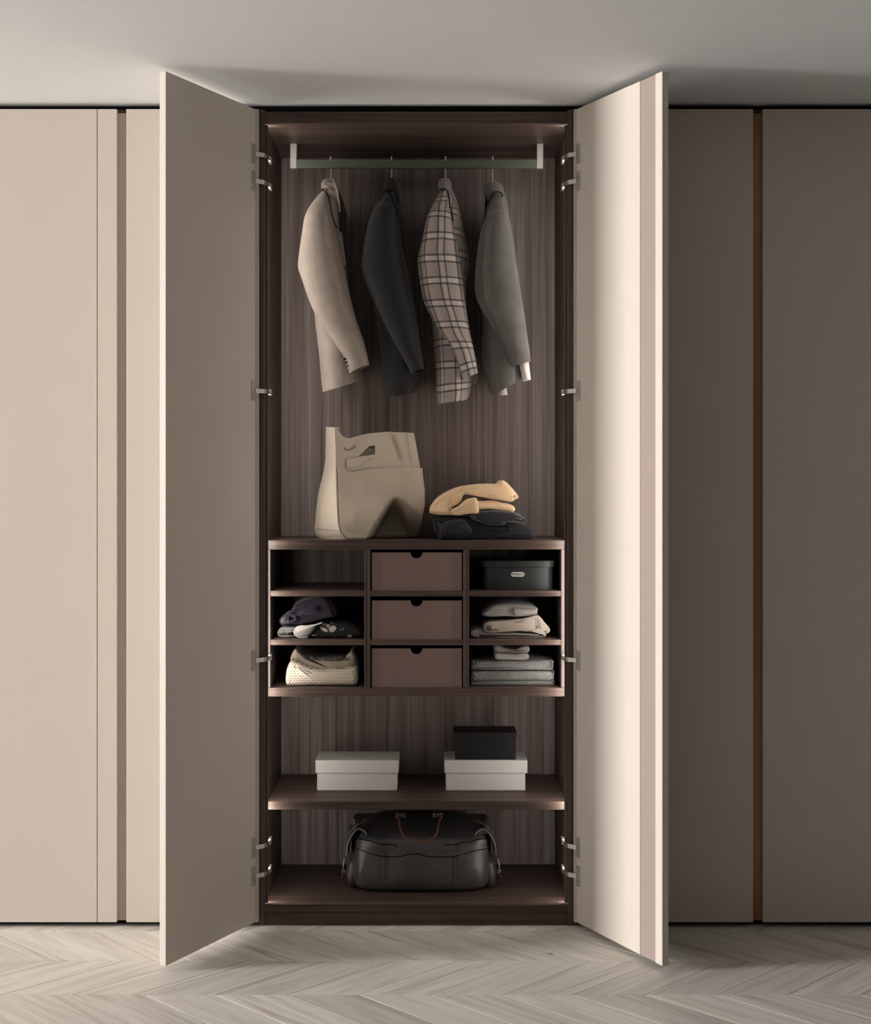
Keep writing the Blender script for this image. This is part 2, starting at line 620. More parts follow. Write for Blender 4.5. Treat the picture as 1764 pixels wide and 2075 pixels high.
pm = {1: plank_mesh(1), -1: plank_mesh(-1)}
fw = wloc(floor)
outer = bmesh.new()                    # parquet beyond the planks that are built singly
for r in range(-16, 2):
    sign = 1 if (r % 2) else -1
    yc = ROW0 + ROW * (r + 0.5)
    me, rot = pm[sign]
    for c in range(-30, 29):
        if r >= -7 and abs(c) <= 15:
            o = bpy.data.objects.new('plank', me)
            COL.objects.link(o)
            o.parent = floor
            o.location = (c * PW + 0.03, yc, 0.0)
            o.rotation_euler = (0, 0, rot)
        else:
            n0 = len(outer.verts)
            outer.from_mesh(me)
            outer.verts.ensure_lookup_table()
            mtx = Matrix.Translation((c * PW + 0.03, yc, 0)) @ Matrix.Rotation(rot, 4, 'Z')
            for v in outer.verts[n0:]: v.co = mtx @ v.co
bm = outer
for (x0, x1, ya, yb) in ((-13.0, -6.1, -7.0, 0.05), (5.8, RX, -7.0, 0.05), (-6.0, 5.7, -7.0, ROW0 - 16 * ROW - 0.01)):
    box(bm, x0, x1, ya, yb, -0.0055, -0.0002)
rest = obj('outer_parquet', bm, M_PLANK, floor)
rest['kind'] = 'stuff'

# ------------------------------------------------------------------ the open wardrobe
ZT, ZB = CZ + 763 * K, CZ - 891 * K            # carcass top, floor level (0)
BACK = 0.53
XL0, XL1 = X(525, 0), X(536.5, 0)
XR1, XR0 = X(1149.5, 0), X(1161, 0)
ZI0, ZI1 = Z(1833, 0), Z(250, 0)                # interior bottom and top
ward = thing('wardrobe', 'open tall wardrobe of dark veined wood with two beige doors swung wide', 'wardrobe', ((XL0 + XR0) / 2, 0.25, 0))
boxo('side_panel', M_WOODV, ward, XL0, XL1, 0.0, 0.555, 0.0, ZT)
boxo('side_panel', M_WOODV, ward, XR1, XR0, 0.0, 0.555, 0.0, ZT)
boxo('back_panel', M_WOODB, ward, XL1, XR1, BACK, 0.548, ZI0, ZI1)
boxo('top_panel', M_WOODH, ward, XL1, XR1, 0.0, 0.55, ZI1, Z(226, 0))
boxo('bottom_panel', M_WOODH, ward, XL1, XR1, 0.0, 0.55, Z(1849, 0), ZI0)
boxo('plinth', M_WOODH, ward, XL1, XR1, 0.006, 0.024, 0.001, Z(1849, 0) - 0.0005)
ZS = Z(1624, 0.05)
boxo('shelf', M_WOODH, ward, XL1 + 0.0005, XR1 - 0.0005, 0.05, BACK - 0.001, Z(1641, 0.05), ZS, 0.0015)
# vertical light profiles
for s, xw in ((1, XL1), (-1, XR1)):
    x0, x1 = sorted((xw, xw + s * 0.009))
    pr = boxo('light_profile', M_WOODV, ward, x0, x1, 0.010, 0.020, ZI0 + 0.002, ZI1 - 0.002, 0.0008, 'slim vertical light profile')
    lb = bmesh.new()                       # diffuser tilted 45 degrees into the cabinet
    sec = [(0.0006, 0.0202), (0.0086, 0.0202), (0.0006, 0.0282)]
    loft(lb, [[Vector((xw + s * a_, y_, z_)) for a_, y_ in sec] for z_ in (ZI0 + 0.004, ZI1 - 0.004)], True, True, True)
    obj('light_strip', lb, M_LED, pr, 'warm light strip')
# hanging rail
YR = 0.30
rl = boxo('clothes_rail', M_RAIL, ward, X(600, YR), X(1089, YR), YR - 0.007, YR + 0.007, Z(341.5, YR), Z(323, YR), 0.002, 'grey green metal clothes rail')
for a, b in ((588, 601.5), (1087, 1100)):
    boxo('rail_bracket', M_BRACKET, ward, X(a, YR), X(b, YR), YR - 0.011, YR + 0.011, Z(342.5, YR), ZI1, 0.0015, 'pale satin metal bracket')

# doors
DL = 0.524
DZ0, DZ1 = 0.0185, CZ + 760.5 * K
TH = 0.023
for side in (-1, 1):
    H = Vector((X(524, 0) if side < 0 else X(1161, 0), -0.004, 0))
    d = Vector((side * 0.424, -0.906, 0)).normalized()
    nrm = Vector((side * 0.906, 0.424, 0)).normalized()          # towards the outer face

    def dbox(bm, s0, s1, t0, t1, z0, z1, bev=0.0012):
        b = bmesh.new()
        box(b, s0, s1, t0, t1, z0, z1, bev, 1)
        mtx = Matrix(((d.x, nrm.x, 0, H.x), (d.y, nrm.y, 0, H.y), (0, 0, 1, 0), (0, 0, 0, 1)))
        b.transform(mtx)
        merge(bm, b)

    def s_at(px):
        A = (px - VX) * K
        return (A * (1 - 0.004 / D) - H.x) / (d.x - A * d.y / D)
    bm = bmesh.new()
    if side < 0:
        dbox(bm, 0, DL, 0, TH, DZ0, DZ1)
        door = obj('door', bm, M_DOOR, ward, 'beige door swung open to the left')
    else:
        s1, s2 = s_at(1296), s_at(1327)
        dbox(bm, 0, s1, 0, TH, DZ0, DZ1)
        dbox(bm, s1 - 0.002, s2 + 0.002, 0.006, TH - 0.0005, DZ0 + 0.0005, DZ1 - 0.0005)
        dbox(bm, s2, DL, 0, TH, DZ0, DZ1)
        door = obj('door', bm, M_DOOR, ward, 'beige door swung open to the right')
        bm = bmesh.new()
        dbox(bm, s1 + 0.0005, s2 - 0.0005, 0.002, 0.0062, DZ0 + 0.0006, DZ1 - 0.0006, 0.0005)
        obj('grip_profile', bm, M_STRIPE, door, 'taupe full height grip strip')
    # hinges: cup plate on the door, arm across the gap, leg along the side panel
    for hy, up in ((312, -1), (367, -1), (792, 0), (1338, 0), (1717, 1), (1775, 1)):
        zc = Z(hy, -0.03)
        sc = 0.034
        bm = bmesh.new()
        dbox(bm, sc - 0.012, sc + 0.012, -0.003, 0.0005, zc - 0.033, zc + 0.033, 0.001)
        for q in (-1, 1):
            dbox(bm, sc - 0.006, sc + 0.006, -0.0042, -0.002, zc + q * 0.022 - 0.005, zc + q * 0.022 + 0.005, 0.0015)
        hg = obj('hinge', bm, M_STEEL, door, 'nickel concealed hinge')
        bm = bmesh.new()
        dbox(bm, sc - 0.010, sc + 0.008, -0.0036, -0.0028, zc - 0.009, zc + 0.009, 0.0003)
        # arm
        p0 = H + d * (sc - 0.006) - nrm * 0.004 + Vector((0, 0, zc))
        xi = XL1 if side < 0 else XR1
        p1 = Vector((xi - side * -0.0 + (-side) * 0.004 - (-side) * 0.010, -0.004, zc))
        p1 = Vector((xi + side * 0.003, -0.010, zc))
        p2 = Vector((xi - side * 0.010, 0.03, zc))
        p3 = Vector((xi - side * 0.010, 0.088, zc))
        ab = bmesh.new()
        pts = [p0, p1, p2, p3]
        prev = None
        rings = []
        for i, p in enumerate(pts):
            t = (pts[min(i + 1, 3)] - pts[max(i - 1, 0)]).normalized()
            sd = Vector((-t.y, t.x, 0)) * 0.0028
            u = Vector((0, 0, 0.0072))
            rings.append([p - sd - u, p + sd - u, p + sd + u, p - sd + u])
        loft(ab, rings, True, True, True)
        box(ab, p3.x - 0.0045, p3.x + 0.0045, 0.050, 0.092, zc - 0.009, zc + 0.009, 0.002)
        me = bpy.data.meshes.new('tmp'); ab.to_mesh(me); ab.free(); bm.from_mesh(me); bpy.data.meshes.remove(me)
        # merge cup and arm into the hinge mesh
        base = wloc(hg)
        bm.transform(Matrix.Translation(-base))
        bm.from_mesh(hg.data)
        bmesh.ops.recalc_face_normals(bm, faces=bm.faces)
        bm.to_mesh(hg.data); bm.free()


# ------------------------------------------------------------------ closed neighbours
def closed_wardrobe(label, x_in, x_out, doors, gx0, gx1, grip_mat, mirror, extra_joint=None):
    """x_in: side that touches the open wardrobe, x_out: far side; doors: list of (x0, x1)"""
    lo, hi = min(x_in, x_out), max(x_in, x_out)
    w_ = thing('wardrobe', label, 'wardrobe', ((lo + hi) / 2, 0.25, 0))
    boxo('side_panel', M_WOODV, w_, lo, lo + 0.018, 0.004, 0.55, 0.0, ZT)
    boxo('side_panel', M_WOODV, w_, hi - 0.018, hi, 0.004, 0.55, 0.0, ZT)
    boxo('top_panel', M_WOODH, w_, lo + 0.0185, hi - 0.0185, 0.004, 0.55, ZT - 0.02, ZT)
    boxo('plinth', M_DARK, w_, lo + 0.0185, hi - 0.0185, 0.03, 0.05, 0.001, 0.05)
    boxo('grip_profile', grip_mat, w_, gx0 - 0.012, gx1 + 0.012, -0.006, 0.000, DZ0 + 0.002, DZ1 - 0.010, 0.0005, 'full height recessed grip')
    for (a, b) in doors:
        bm = bmesh.new()
        if extra_joint and a < extra_joint < b:
            box(bm, a, extra_joint - 0.0012, -0.0235, -0.0005 - 0.006, DZ0, DZ1, 0.0010, 1)
            dd = obj('door', bm, M_DOOR, w_)
            bm = bmesh.new()
            box(bm, extra_joint + 0.0012, b, -0.0235, -0.0005 - 0.006, DZ0, DZ1, 0.0010, 1)
            obj('edge_strip', bm, M_DOOR, dd)
        else:
            box(bm, a, b, -0.0235, -0.0005 - 0.006, DZ0, DZ1, 0.0010, 1)
            obj('door', bm, M_DOOR, w_)
    return w_


YF = -0.0235
closed_wardrobe('closed wardrobe left of the open one, brightly lit beige doors with taupe grip', XL0 - 0.002, X(-330, YF),
                [(X(-80, YF), X(236.5, YF)), (X(256, YF), X(523.5, YF)), (X(-330, YF), X(-84, YF))],
                X(236.5, YF), X(256, YF), M_GRIP, 1, X(197, YF))
closed_wardrobe('closed wardrobe right of the open one, shadowed beige doors with bronze grip', XR0 + 0.002, X(2050, YF),
                [(X(1162.5, YF), X(1525.5, YF)), (X(1545, YF), X(1905, YF)), (X(1909, YF), X(2050, YF))],
                X(1525.5, YF), X(1545, YF), M_BRONZE, -1)
# black strip added to paint the shade of the gap between the wardrobe tops and the ceiling
bm = bmesh.new(); box(bm, X(-330, 0), X(2050, 0), 0.02, 0.05, ZT + 0.0005, CEIL - 0.0005)
tag(obj('gap_shade_1', bm, M_DARK), 'black strip painting the shaded gap between wardrobe tops and ceiling', kind='structure')

# ------------------------------------------------------------------ compartment unit with drawers
YM = 0.064
unit = thing('compartment_unit', 'dark wood compartment unit of open cubbies flanking three drawers', 'shelf unit',
             ((XL1 + XR1) / 2, 0.3, Z(1411.5, YM)), )


def ub(name, x0, x1, y0, y1, ya=YM, yb=BACK - 0.002, mat=M_WOODH, bev=0.0012):
    return boxo(name, mat, unit, X(x0, YM), X(x1, YM), ya, yb, Z(y1, YM), Z(y0, YM), bev)


UX0, UX1 = VX + (XL1 + 0.0008) / K * D / (D + YM), VX + (XR1 - 0.0008) / K * D / (D + YM)
ub('top_board', UX0, UX1, 1095, 1113.5)
ub('bottom_board', UX0, UX1, 1394, 1411.5)
ub('side_board', UX0, 547.5, 1113.7, 1393.8, mat=M_WOODV)
ub('side_board', 1136.5, UX1, 1113.7, 1393.8, mat=M_WOODV)
ub('divider', 737.5, 749.5, 1113.7, 1393.8, YM + 0.001, mat=M_WOODV)
ub('divider', 938, 949.8, 1113.7, 1393.8, YM + 0.001, mat=M_WOODV)
for x0, x1 in ((547.7, 737.3), (749.7, 937.8), (950, 1136.3)):
    ub('shelf', x0, x1, 1197.6, 1208.5, YM + 0.002)
    ub('shelf', x0, x1, 1296.5, 1307.5, YM + 0.002)
ZU = Z(1095, YM)                                 # top of the unit
ZC = [Z(1197.6, YM + 0.002), Z(1296.5, YM + 0.002), Z(1394, YM)]     # cubby floors


def drawer(y0, y1):
    """drawer with a half-round finger cut-out in its front"""
    ya, yb = YM + 0.006, YM + 0.022
    x0, x1 = X(753.4, ya), X(935.2, ya)
    z0, z1 = Z(y1, ya), Z(y0, ya)
    cx, r = X(843.5, ya), 12.2 * K
    top = [(x0, z1), (cx - r, z1)] + [(cx - r * math.cos(math.pi * k / 16), z1 - r * math.sin(math.pi * k / 16)) for k in range(1, 16)] + [(cx + r, z1), (x1, z1)]
    bm = bmesh.new()
    loft(bm, [[Vector((x, ya, z0)), Vector((x, ya, z)), Vector((x, yb, z)), Vector((x, yb, z0))] for x, z in top], True, True, True)
    dr = obj('drawer', bm, M_DRAWER, unit, 'mauve brown drawer with half round finger cut-out')
    bm = bmesh.new()
    t = 0.010
    box(bm, x0 + 0.004, x0 + 0.004 + t, yb, 0.47, z0 + 0.004, z1 - 0.01)
    box(bm, x1 - 0.004 - t, x1 - 0.004, yb, 0.47, z0 + 0.004, z1 - 0.01)
    box(bm, x0 + 0.004 + t, x1 - 0.004 - t, 0.46, 0.47, z0 + 0.004, z1 - 0.01)
    box(bm, x0 + 0.004 + t, x1 - 0.004 - t, yb, 0.46, z0 + 0.004, z0 + 0.012)
    obj('drawer_box', bm, M_WOODV, dr)


for y0, y1 in ((1119.5, 1197.2), (1217, 1295.8), (1314, 1393)):
    drawer(y0, y1)


# ------------------------------------------------------------------ jackets on hangers
def ring_line(L, R, yc, hd, nseg, expo=2.3):
    """closed ring whose silhouette runs from pixel L to pixel R at depth yc"""
    a, b = P(L[0], L[1], yc), P(R[0], R[1], yc)
    c = (a + b) / 2
    h = (b - a) / 2
    out = []
    for j in range(nseg):
        t = 2 * math.pi * j / nseg
        ct, st = math.cos(t), math.sin(t)
        cc = math.copysign(abs(ct) ** (2 / expo), ct)
        ss = math.copysign(abs(st) ** (2 / expo), st)
        out.append(c - h * cc + Vector((0, -hd * ss, 0)))
    return out


def cloth_loft(rows, n_rows, nseg=40, amp=0.003, seed=0.0, cap0=False, cap1=False, expo=2.3, freq=7.0, fray=0.0, u0=0.0, tilt=0.0):
    """rows: (Lx, Ly, Rx, Ry, yc, hd)"""
    rr = catmull([tuple(map(float, r)) for r in rows], n_rows)
    rings, uvs = [], []
    v = 0.0
    prev = None
    for i, r in enumerate(rr):
        ring = ring_line((r[0], r[1]), (r[2], r[3]), r[4], max(r[5], 0.004), nseg, expo)
        c = sum(ring, Vector()) / nseg
        mid = ring[nseg // 4]
        if prev is not None: v += (mid - prev).length
        prev = mid.copy()
        fade = min(1.0, i / 4.0)
        out = []
        for j, p in enumerate(ring):
            dirn = p - c
            dirn = dirn.normalized() if dirn.length > 1e-6 else Vector((0, 0, 0))
            q = Vector((p.x * freq * 1.2 + seed * 5.1, p.y * freq, p.z * freq * 0.45 + seed))
            d = noise.noise(q) * amp + noise.noise(q * 2.6) * amp * 0.4
            pp = p + dirn * d * fade
            if tilt: pp.z += tilt * (pp.y - r[4] + r[5]) * max(0.0, (i / (len(rr) - 1) - 0.6) / 0.4)
            if fray and i == len(rr) - 1:
                pp.z += fray * noise.noise(Vector((j * 1.7, seed, 2.0)))
            out.append(pp)
        rings.append(out)
        per = [0.0]
        for j in range(nseg):
            per.append(per[-1] + (out[(j + 1) % nseg] - out[j]).length)
        q0 = per[nseg // 4]
        uvs.append([(s - q0 + u0, v) for s in per])
    bm = bmesh.new()
    loft(bm, rings, True, cap0, cap1, uvs)
    return bm


def strip_px(bm, pts, Y, r):
    tube(bm, [P(x, y, yy) for (x, y, yy) in [(p[0], p[1], p[2] if len(p) > 2 else Y) for p in pts]], r, 6)


def pane(bm, pts, yf, th):
    """thin solid piece of cloth from a pixel outline; yf(px, py) gives its depth"""
    f = [P(x, y, yf(x, y)) for x, y in pts]
    vf = [bm.verts.new(p) for p in f]
    vb = [bm.verts.new(p + Vector((0, th, 0))) for p in f]
    n = len(pts)
    a, b = bm.faces.new(vf), bm.faces.new(vb[::-1])
    for i in range(n):
        bm.faces.new((vf[i], vb[i], vb[(i + 1) % n], vf[(i + 1) % n]))
    bmesh.ops.triangulate(bm, faces=[a, b])


def hanger(xp, label, ny):
    z0 = Z(ny, YR)
    t = thing('clothes_hanger', label, 'hanger', (X(xp, YR), YR, z0), 'hangers on the clothes rail')
    x = X(xp, YR)
    zt = Z(323, YR)
    r = 0.012
    pts = [(x, YR + 0.001, z0 - 0.004), (x, YR + 0.001, z0 + 0.012), (x, YR + 0.004, Z(352, YR)), (x, YR + 0.0125, Z(345, YR)), (x, YR + 0.0125, zt - 0.008)]
    for k in range(0, 9):
        a = math.pi * k / 8
        pts.append((x, YR + 0.0125 * math.cos(a), zt + 0.0018 + 0.0075 * math.sin(a)))
    pts.append((x, YR - 0.0125, zt - 0.006))
    bm = bmesh.new()
    tube(bm, pts, 0.0024, 8)
    obj('hook', bm, M_HOOK, t, smooth=True, label='thin metal hook')
    bm = bmesh.new()
    n = 25
    pts, rad = [], []
    for i in range(n):
        f = i / (n - 1) * 2 - 1
        pts.append((x + 0.002, YR + 0.095 * f, z0 - 0.008 - 0.062 * abs(f)))
        rad.append(0.005 + 0.003 * (1 - abs(f)))
    tube(bm, pts, rad, 10)
    box(bm, x - 0.012, x + 0.013, YR - 0.014, YR + 0.014, z0 - 0.012, z0 + 0.007, 0.004, 3)
    obj('shoulder_bar', bm, M_HANGW, t, smooth=True, angle=50, label='pale wooden shoulder bar')
    return t


def B(y, l, r, hd, yc=YR): return (l, y, r, y, yc, hd)


SY, SH = 0.135, 0.062


def S(lx, ly, rx, ry, hd=SH, yc=SY): return (lx, ly, rx, ry, yc, hd)


def jacket(label, xp, body, sleeve, collar, lapel, mat, seed, seam, lapel_mat=None, fray=0.0, far=None):
    t = thing('jacket', label, 'jacket', (X(xp, YR), YR, Z(800, YR)), 'jackets on the clothes rail')
    obj('body', cloth_loft(body, 46, 48, 0.004, seed, expo=2.4, fray=fray, u0=0.02, tilt=0.085), mat, t, smooth=True)
    sl = obj('sleeve', cloth_loft(sleeve, 48, 40, 0.0032, seed + 3, cap0=True, expo=2.15, u0=0.03), mat, t, smooth=True)
    if far:
        obj('sleeve', cloth_loft(far, 30, 28, 0.003, seed + 5, cap0=True), mat, t, smooth=True)
    obj('collar', cloth_loft(collar, 14, 32, 0.0012, seed + 7, cap0=False, expo=2.2), mat, t, smooth=True)
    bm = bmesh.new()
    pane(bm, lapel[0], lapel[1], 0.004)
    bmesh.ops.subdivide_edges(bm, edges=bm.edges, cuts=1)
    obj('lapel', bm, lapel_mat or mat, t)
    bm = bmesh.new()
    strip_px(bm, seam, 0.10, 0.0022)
    obj('seam_shadow', bm, M_SEAM, t, 'black line painting the shaded gap beside the lapel', smooth=True)  # black tube paints the shade between sleeve and lapel
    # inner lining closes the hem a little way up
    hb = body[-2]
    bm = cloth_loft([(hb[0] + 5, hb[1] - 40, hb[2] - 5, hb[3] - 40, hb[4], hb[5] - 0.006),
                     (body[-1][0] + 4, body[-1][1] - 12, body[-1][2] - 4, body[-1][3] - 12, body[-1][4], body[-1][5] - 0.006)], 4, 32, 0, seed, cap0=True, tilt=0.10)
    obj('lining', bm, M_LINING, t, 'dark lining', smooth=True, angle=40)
    return t, sl


h1 = hanger(670, 'wooden hanger inside the beige jacket', 367)
hanger(793, 'wooden hanger inside the black jacket', 366)
hanger(902, 'wooden hanger inside the plaid jacket', 367)
hanger(998, 'wooden hanger inside the charcoal jacket', 372)

bm = bmesh.new()
tube(bm, [P(x, y, yy) for x, y, yy in catmull([(664, 364, YR - .02), (672, 364, YR - .05), (679, 374, YR - .09), (684, 394, YR - .125), (687, 414, YR - .14), (688, 430, YR - .145)], 24)], 0.0022, 8)
obj('front_arm', bm, M_HANGW, h1, 'pale edge of the hanger along the lapel', smooth=True)
# beige jacket
j1, s1 = jacket('beige wool jacket, leftmost on the clothes rail', 670,
    [B(370, 657, 676, .028), B(386, 655, 684, .06), B(408, 642, 693, .115), B(438, 628, 699, .165), B(500, 616, 701, .185),
     B(560, 620, 703, .19), B(632, 637, 712, .19), B(665, 641, 717, .185), B(735, 649, 727, .18), (652, 780, 733, 765, YR, .18), (654, 803, 735, 779, YR, .178)],
    [S(647, 394, 661, 388, .02, .17), S(633, 412, 667, 410, .045, .155), S(618, 438, 673, 440), S(611, 478, 680, 478), S(606, 514, 688, 507), S(604, 541, 697, 541),
     S(610, 562, 702, 563), S(623, 603, 711, 603), S(638, 638, 719, 636, .056), S(651, 657, 724, 655, .054), S(673, 691, 735, 688, .05), S(695, 722, 743, 717, .047), S(708, 757, 748, 739, .045)],
    [(654, 366, 674, 366, YR - .02, .035), (651, 372, 680, 374, YR - .02, .05), (651, 382, 684, 386, YR - .03, .075), (652, 388, 686, 396, YR - .03, .085)],
    ([(662, 372), (676, 370), (684, 394), (689, 428), (692, 470), (701, 535), (697, 540), (683, 490), (674, 440), (668, 402)], lambda x, y: 0.205 - (y - 370) * 0.0004),
    M_BEIGE, 1.0, [(653, 385, .20), (660, 388, .15), (665, 398, .115), (669, 415, .085), (672, 432, .075), (676, 448, .072), (682, 462, .072)])
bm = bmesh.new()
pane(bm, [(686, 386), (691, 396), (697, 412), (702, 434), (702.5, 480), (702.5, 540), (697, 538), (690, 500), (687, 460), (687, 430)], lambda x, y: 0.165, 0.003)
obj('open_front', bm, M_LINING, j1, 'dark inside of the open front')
for bx, by in ((699, 727), (702.5, 734), (706, 741), (709.5, 748)):
    bm = bmesh.new()
    p = P(bx, by, SY - 0.026)
    m_ = Matrix.Translation(p) @ Matrix.Rotation(math.pi / 2, 4, 'X')
    bmesh.ops.create_cone(bm, cap_ends=True, segments=12, radius1=0.0042, radius2=0.0036, depth=0.006, matrix=m_)
    obj('button', bm, M_SEAM, s1, 'small dark cuff button')

# black jacket
jacket('black wool jacket hanging second from the left on the rail', 793,
    [B(368, 782, 800, .028), B(386, 785, 805, .06), B(410, 772, 812, .115), B(438, 758, 818, .165), B(500, 746, 826, .185),
     B(560, 746, 832, .19), B(640, 761, 845, .19), B(694, 769, 851, .185), B(735, 774, 853, .18), (779, 790, 846, 785, YR, .175), (788, 812, 838, 803, YR, .17)],
    [S(784, 394, 797, 390, .02, .17), S(766, 414, 800, 414, .045, .155), S(756, 428, 803, 431), S(745, 458, 807, 458), S(737, 500, 815, 500), S(731, 539, 824, 545),
     S(742, 576, 830, 580), S(762, 622, 838, 622), S(784, 669, 846, 669, .055), S(809, 713, 853, 712, .05), S(833, 757, 860, 748, .046)],
    [(779, 364, 800, 364, YR - .02, .035), (777, 370, 803, 372, YR - .02, .05), (777, 382, 805, 386, YR - .03, .075), (780, 391, 806, 396, YR - .03, .085)],
    ([(790, 372), (800, 368), (806, 394), (810, 430), (817, 480), (826, 540), (820, 540), (808, 480), (803, 440), (797, 400)], lambda x, y: 0.205 - (y - 370) * 0.0004),
    M_BLACKW, 2.0, [(780, 387, .20), (788, 390, .15), (794, 398, .115), (799, 415, .085), (803, 432, .075), (806, 450, .072)])

# plaid jacket
jacket('grey plaid jacket with dark checks hanging third on the rail', 902,
    [B(370, 891, 911, .028), B(386, 891, 917, .06), B(410, 881, 925, .115), B(438, 868, 932, .165), B(490, 857, 943, .185),
     B(534, 853, 951, .19), B(580, 857, 944, .19), B(640, 872, 946, .19), B(669, 876, 949, .185), B(748, 881, 955, .18), (883, 800, 953, 792, YR, .175), (885, 824, 948, 816, YR, .172)],
    [S(892, 394, 905, 386, .02, .17), S(877, 416, 910, 416, .045, .155), S(864, 443, 916, 445), S(854, 487, 925, 487), S(846, 527, 932, 527), S(851, 571, 938, 571),
     S(859, 610, 942, 610), S(873, 640, 946, 640), S(891, 674, 951, 674, .055), S(911, 700, 956, 698, .052), S(928, 738, 963, 730, .047), S(938, 770, 968, 757, .045)],
    [(890, 365, 911, 365, YR - .02, .035), (888, 371, 914, 372, YR - .02, .05), (888, 382, 916, 386, YR - .03, .075), (891, 392, 917, 397, YR - .03, .085)],
    ([(901, 372), (912, 370), (918, 394), (925, 420), (933, 450), (928, 452), (918, 448), (911, 425), (907, 398)], lambda x, y: 0.205 - (y - 370) * 0.0005),
    M_PLAID, 3.0, [(891, 384, .20), (899, 382, .16), (906, 387, .13), (909, 398, .10), (911, 414, .08), (914, 430, .074), (918, 448, .072)], fray=0.012,
    far=[(930, 640, 945, 640, .42, .05), (938, 700, 962, 700, .42, .05), (948, 782, 973, 774, .42, .045)])

# charcoal jacket
j4, s4 = jacket('charcoal wool jacket with white shirt cuff, rightmost on the rail', 998,
    [B(376, 984, 1014, .028), B(390, 987, 1020, .06), B(412, 988, 1026, .115), B(446, 984, 1031, .165), B(487, 974, 1039, .185),
     B(541, 968, 1046, .19), B(600, 969, 1054, .19), B(649, 979, 1060, .19), B(723, 977, 1066, .185), (985, 775, 1064, 757, YR, .18), (995, 806, 1058, 773, YR, .175)],
    [S(996, 402, 1017, 394, .02, .17), S(988, 428, 1026, 424, .045, .155), S(982, 446, 1030, 440), S(974, 468, 1034, 468), S(966, 520, 1042, 520), S(962, 571, 1051, 571),
     S(965, 603, 1056, 603), S(977, 628, 1060, 627), S(1002, 671, 1066, 669, .055), S(1024, 716, 1073, 712, .05), S(1037, 745, 1075, 733, .046)],
    [(983, 373, 1012, 373, YR - .03, .045), (979, 379, 1018, 379, YR - .03, .065), (979, 388, 1020, 390, YR - .04, .085), (983, 400, 1019, 398, YR - .04, .09), (988, 408, 1014, 402, YR - .04, .085)],
    ([(984, 392), (994, 396), (990, 420), (984, 444), (979, 452), (983, 430), (988, 410)], lambda x, y: 0.19),
    M_GREYW, 4.0, [(989, 410, .15), (994, 398, .13), (1000, 390, .13), (1008, 388, .13), (1015, 391, .14), (1018, 398, .15)])
obj('shirt_cuff', cloth_loft([S(1047, 726, 1070, 722, .030), S(1053, 746, 1072, 742, .030), S(1059, 772, 1075, 770, .030)], 8, 28, 0.001, 1), M_WHITEC, s4, 'white shirt cuff', smooth=True)
obj('shirt_tail', cloth_loft([(1010, 770, 1024, 764, .17, .012), (1013, 790, 1026, 786, .17, .012), (1013, 801, 1028, 800, .17, .012)], 6, 20, 0.0005, 1), M_WHITEC, j4, 'white shirt tail', smooth=True)

# ------------------------------------------------------------------ cream tote bag on the unit
bag = thing('tote_bag', 'slouching cream canvas tote bag with cut-out handle on the unit', 'bag', (X(745, .25), .25, ZU))


def lerp_tab(tab, y):
    tab = sorted(tab)
    if y <= tab[0][0]: return tab[0][1]
    for (a, b), (c, d) in zip(tab, tab[1:]):
        if y <= c: return b + (d - b) * (y - a) / (c - a)
    return tab[-1][1]


NE = [(864, 679), (900, 680), (960, 681), (1000, 682), (1060, 685), (1078, 690), (1092, 702)]           # near edge: y -> x
RE = [(873, 838), (910, 845), (946, 851), (990, 857), (1020, 857), (1056, 851), (1088, 842)]
LE = [(864, 660), (932, 659), (956, 655), (997, 645), (1034, 640), (1071, 637), (1083, 639), (1088, 643)]
TOPF = [(679, 866), (684, 870), (695, 884), (704, 887), (723, 882), (745, 876.5), (782, 873), (819, 874), (838, 875)]
YN, YRR, YLL = 0.10, 0.24, 0.33


def sstep(a, b, x):
    t = max(0.0, min(1.0, (x - a) / (b - a)))
    return t * t * (3 - 2 * t)


def bag_front(u, v):
    """u 0..1 from near edge to right edge, v 0..1 bottom to top"""
    xt = 679 + (838 - 679) * u
    yt = lerp_tab(TOPF, xt)
    yb = 1092 - 4 * u
    y = yb + (yt - yb) * v
    x0, x1 = lerp_tab(NE, y), lerp_tab(RE, y)
    x = x0 + (x1 - x0) * u
    Y = YN + (YRR - YN) * u + 0.012 * math.sin(math.pi * u) * -1 * (1 - v)
    # collapsed hollow low on the panel: apex about (797, 1014)
    arch = 1010 + (math.hypot((x - 799) * 1.75, 22) - 22 if x < 799 else math.hypot((x - 799) * 1.0, 26) - 26)
    inside = sstep(-8, 24 + 62 * sstep(795, 832, x), y - arch)
    Y += 0.20 * inside * (1 - 0.3 * u)
    # soft belly and creases
    Y -= 0.020 * math.exp(-((x - 730) / 34) ** 2 - ((y - 1040) / 46) ** 2)
    Y += 0.012 * math.exp(-((x - 735) / 26) ** 2 - ((y - 985) / 34) ** 2)
    Y -= 0.012 * math.exp(-((x - 835) / 18) ** 2 - ((y - 1000) / 60) ** 2)
    cr = x - (792 + (y - 885) * 0.32)
    Y += 0.016 * math.exp(-(cr / 8) ** 2) * sstep(948, 915, y) * sstep(866, 890, y)
    Y -= 0.010 * math.exp(-((x - 832 - (y - 900) * .15) / 7) ** 2) * sstep(950, 930, y)
    Y += 0.010 * math.exp(-((x - 712) / 12) ** 2) * sstep(935, 880, y)
    Y += noise.noise(Vector((x * .02, y * .02, 3.3))) * 0.006
    p = P(x, y, Y)
    # keep the cloth on or above the board and at its own height
    p2 = P(x, y, YN + (YRR - YN) * u)
    z = ZU + 0.0015 + (p2.z - P(x, yb, YN + (YRR - YN) * u).z)
    return Vector((P(x, y, YN + (YRR - YN) * u).x, Y, max(z, ZU + 0.0015)))


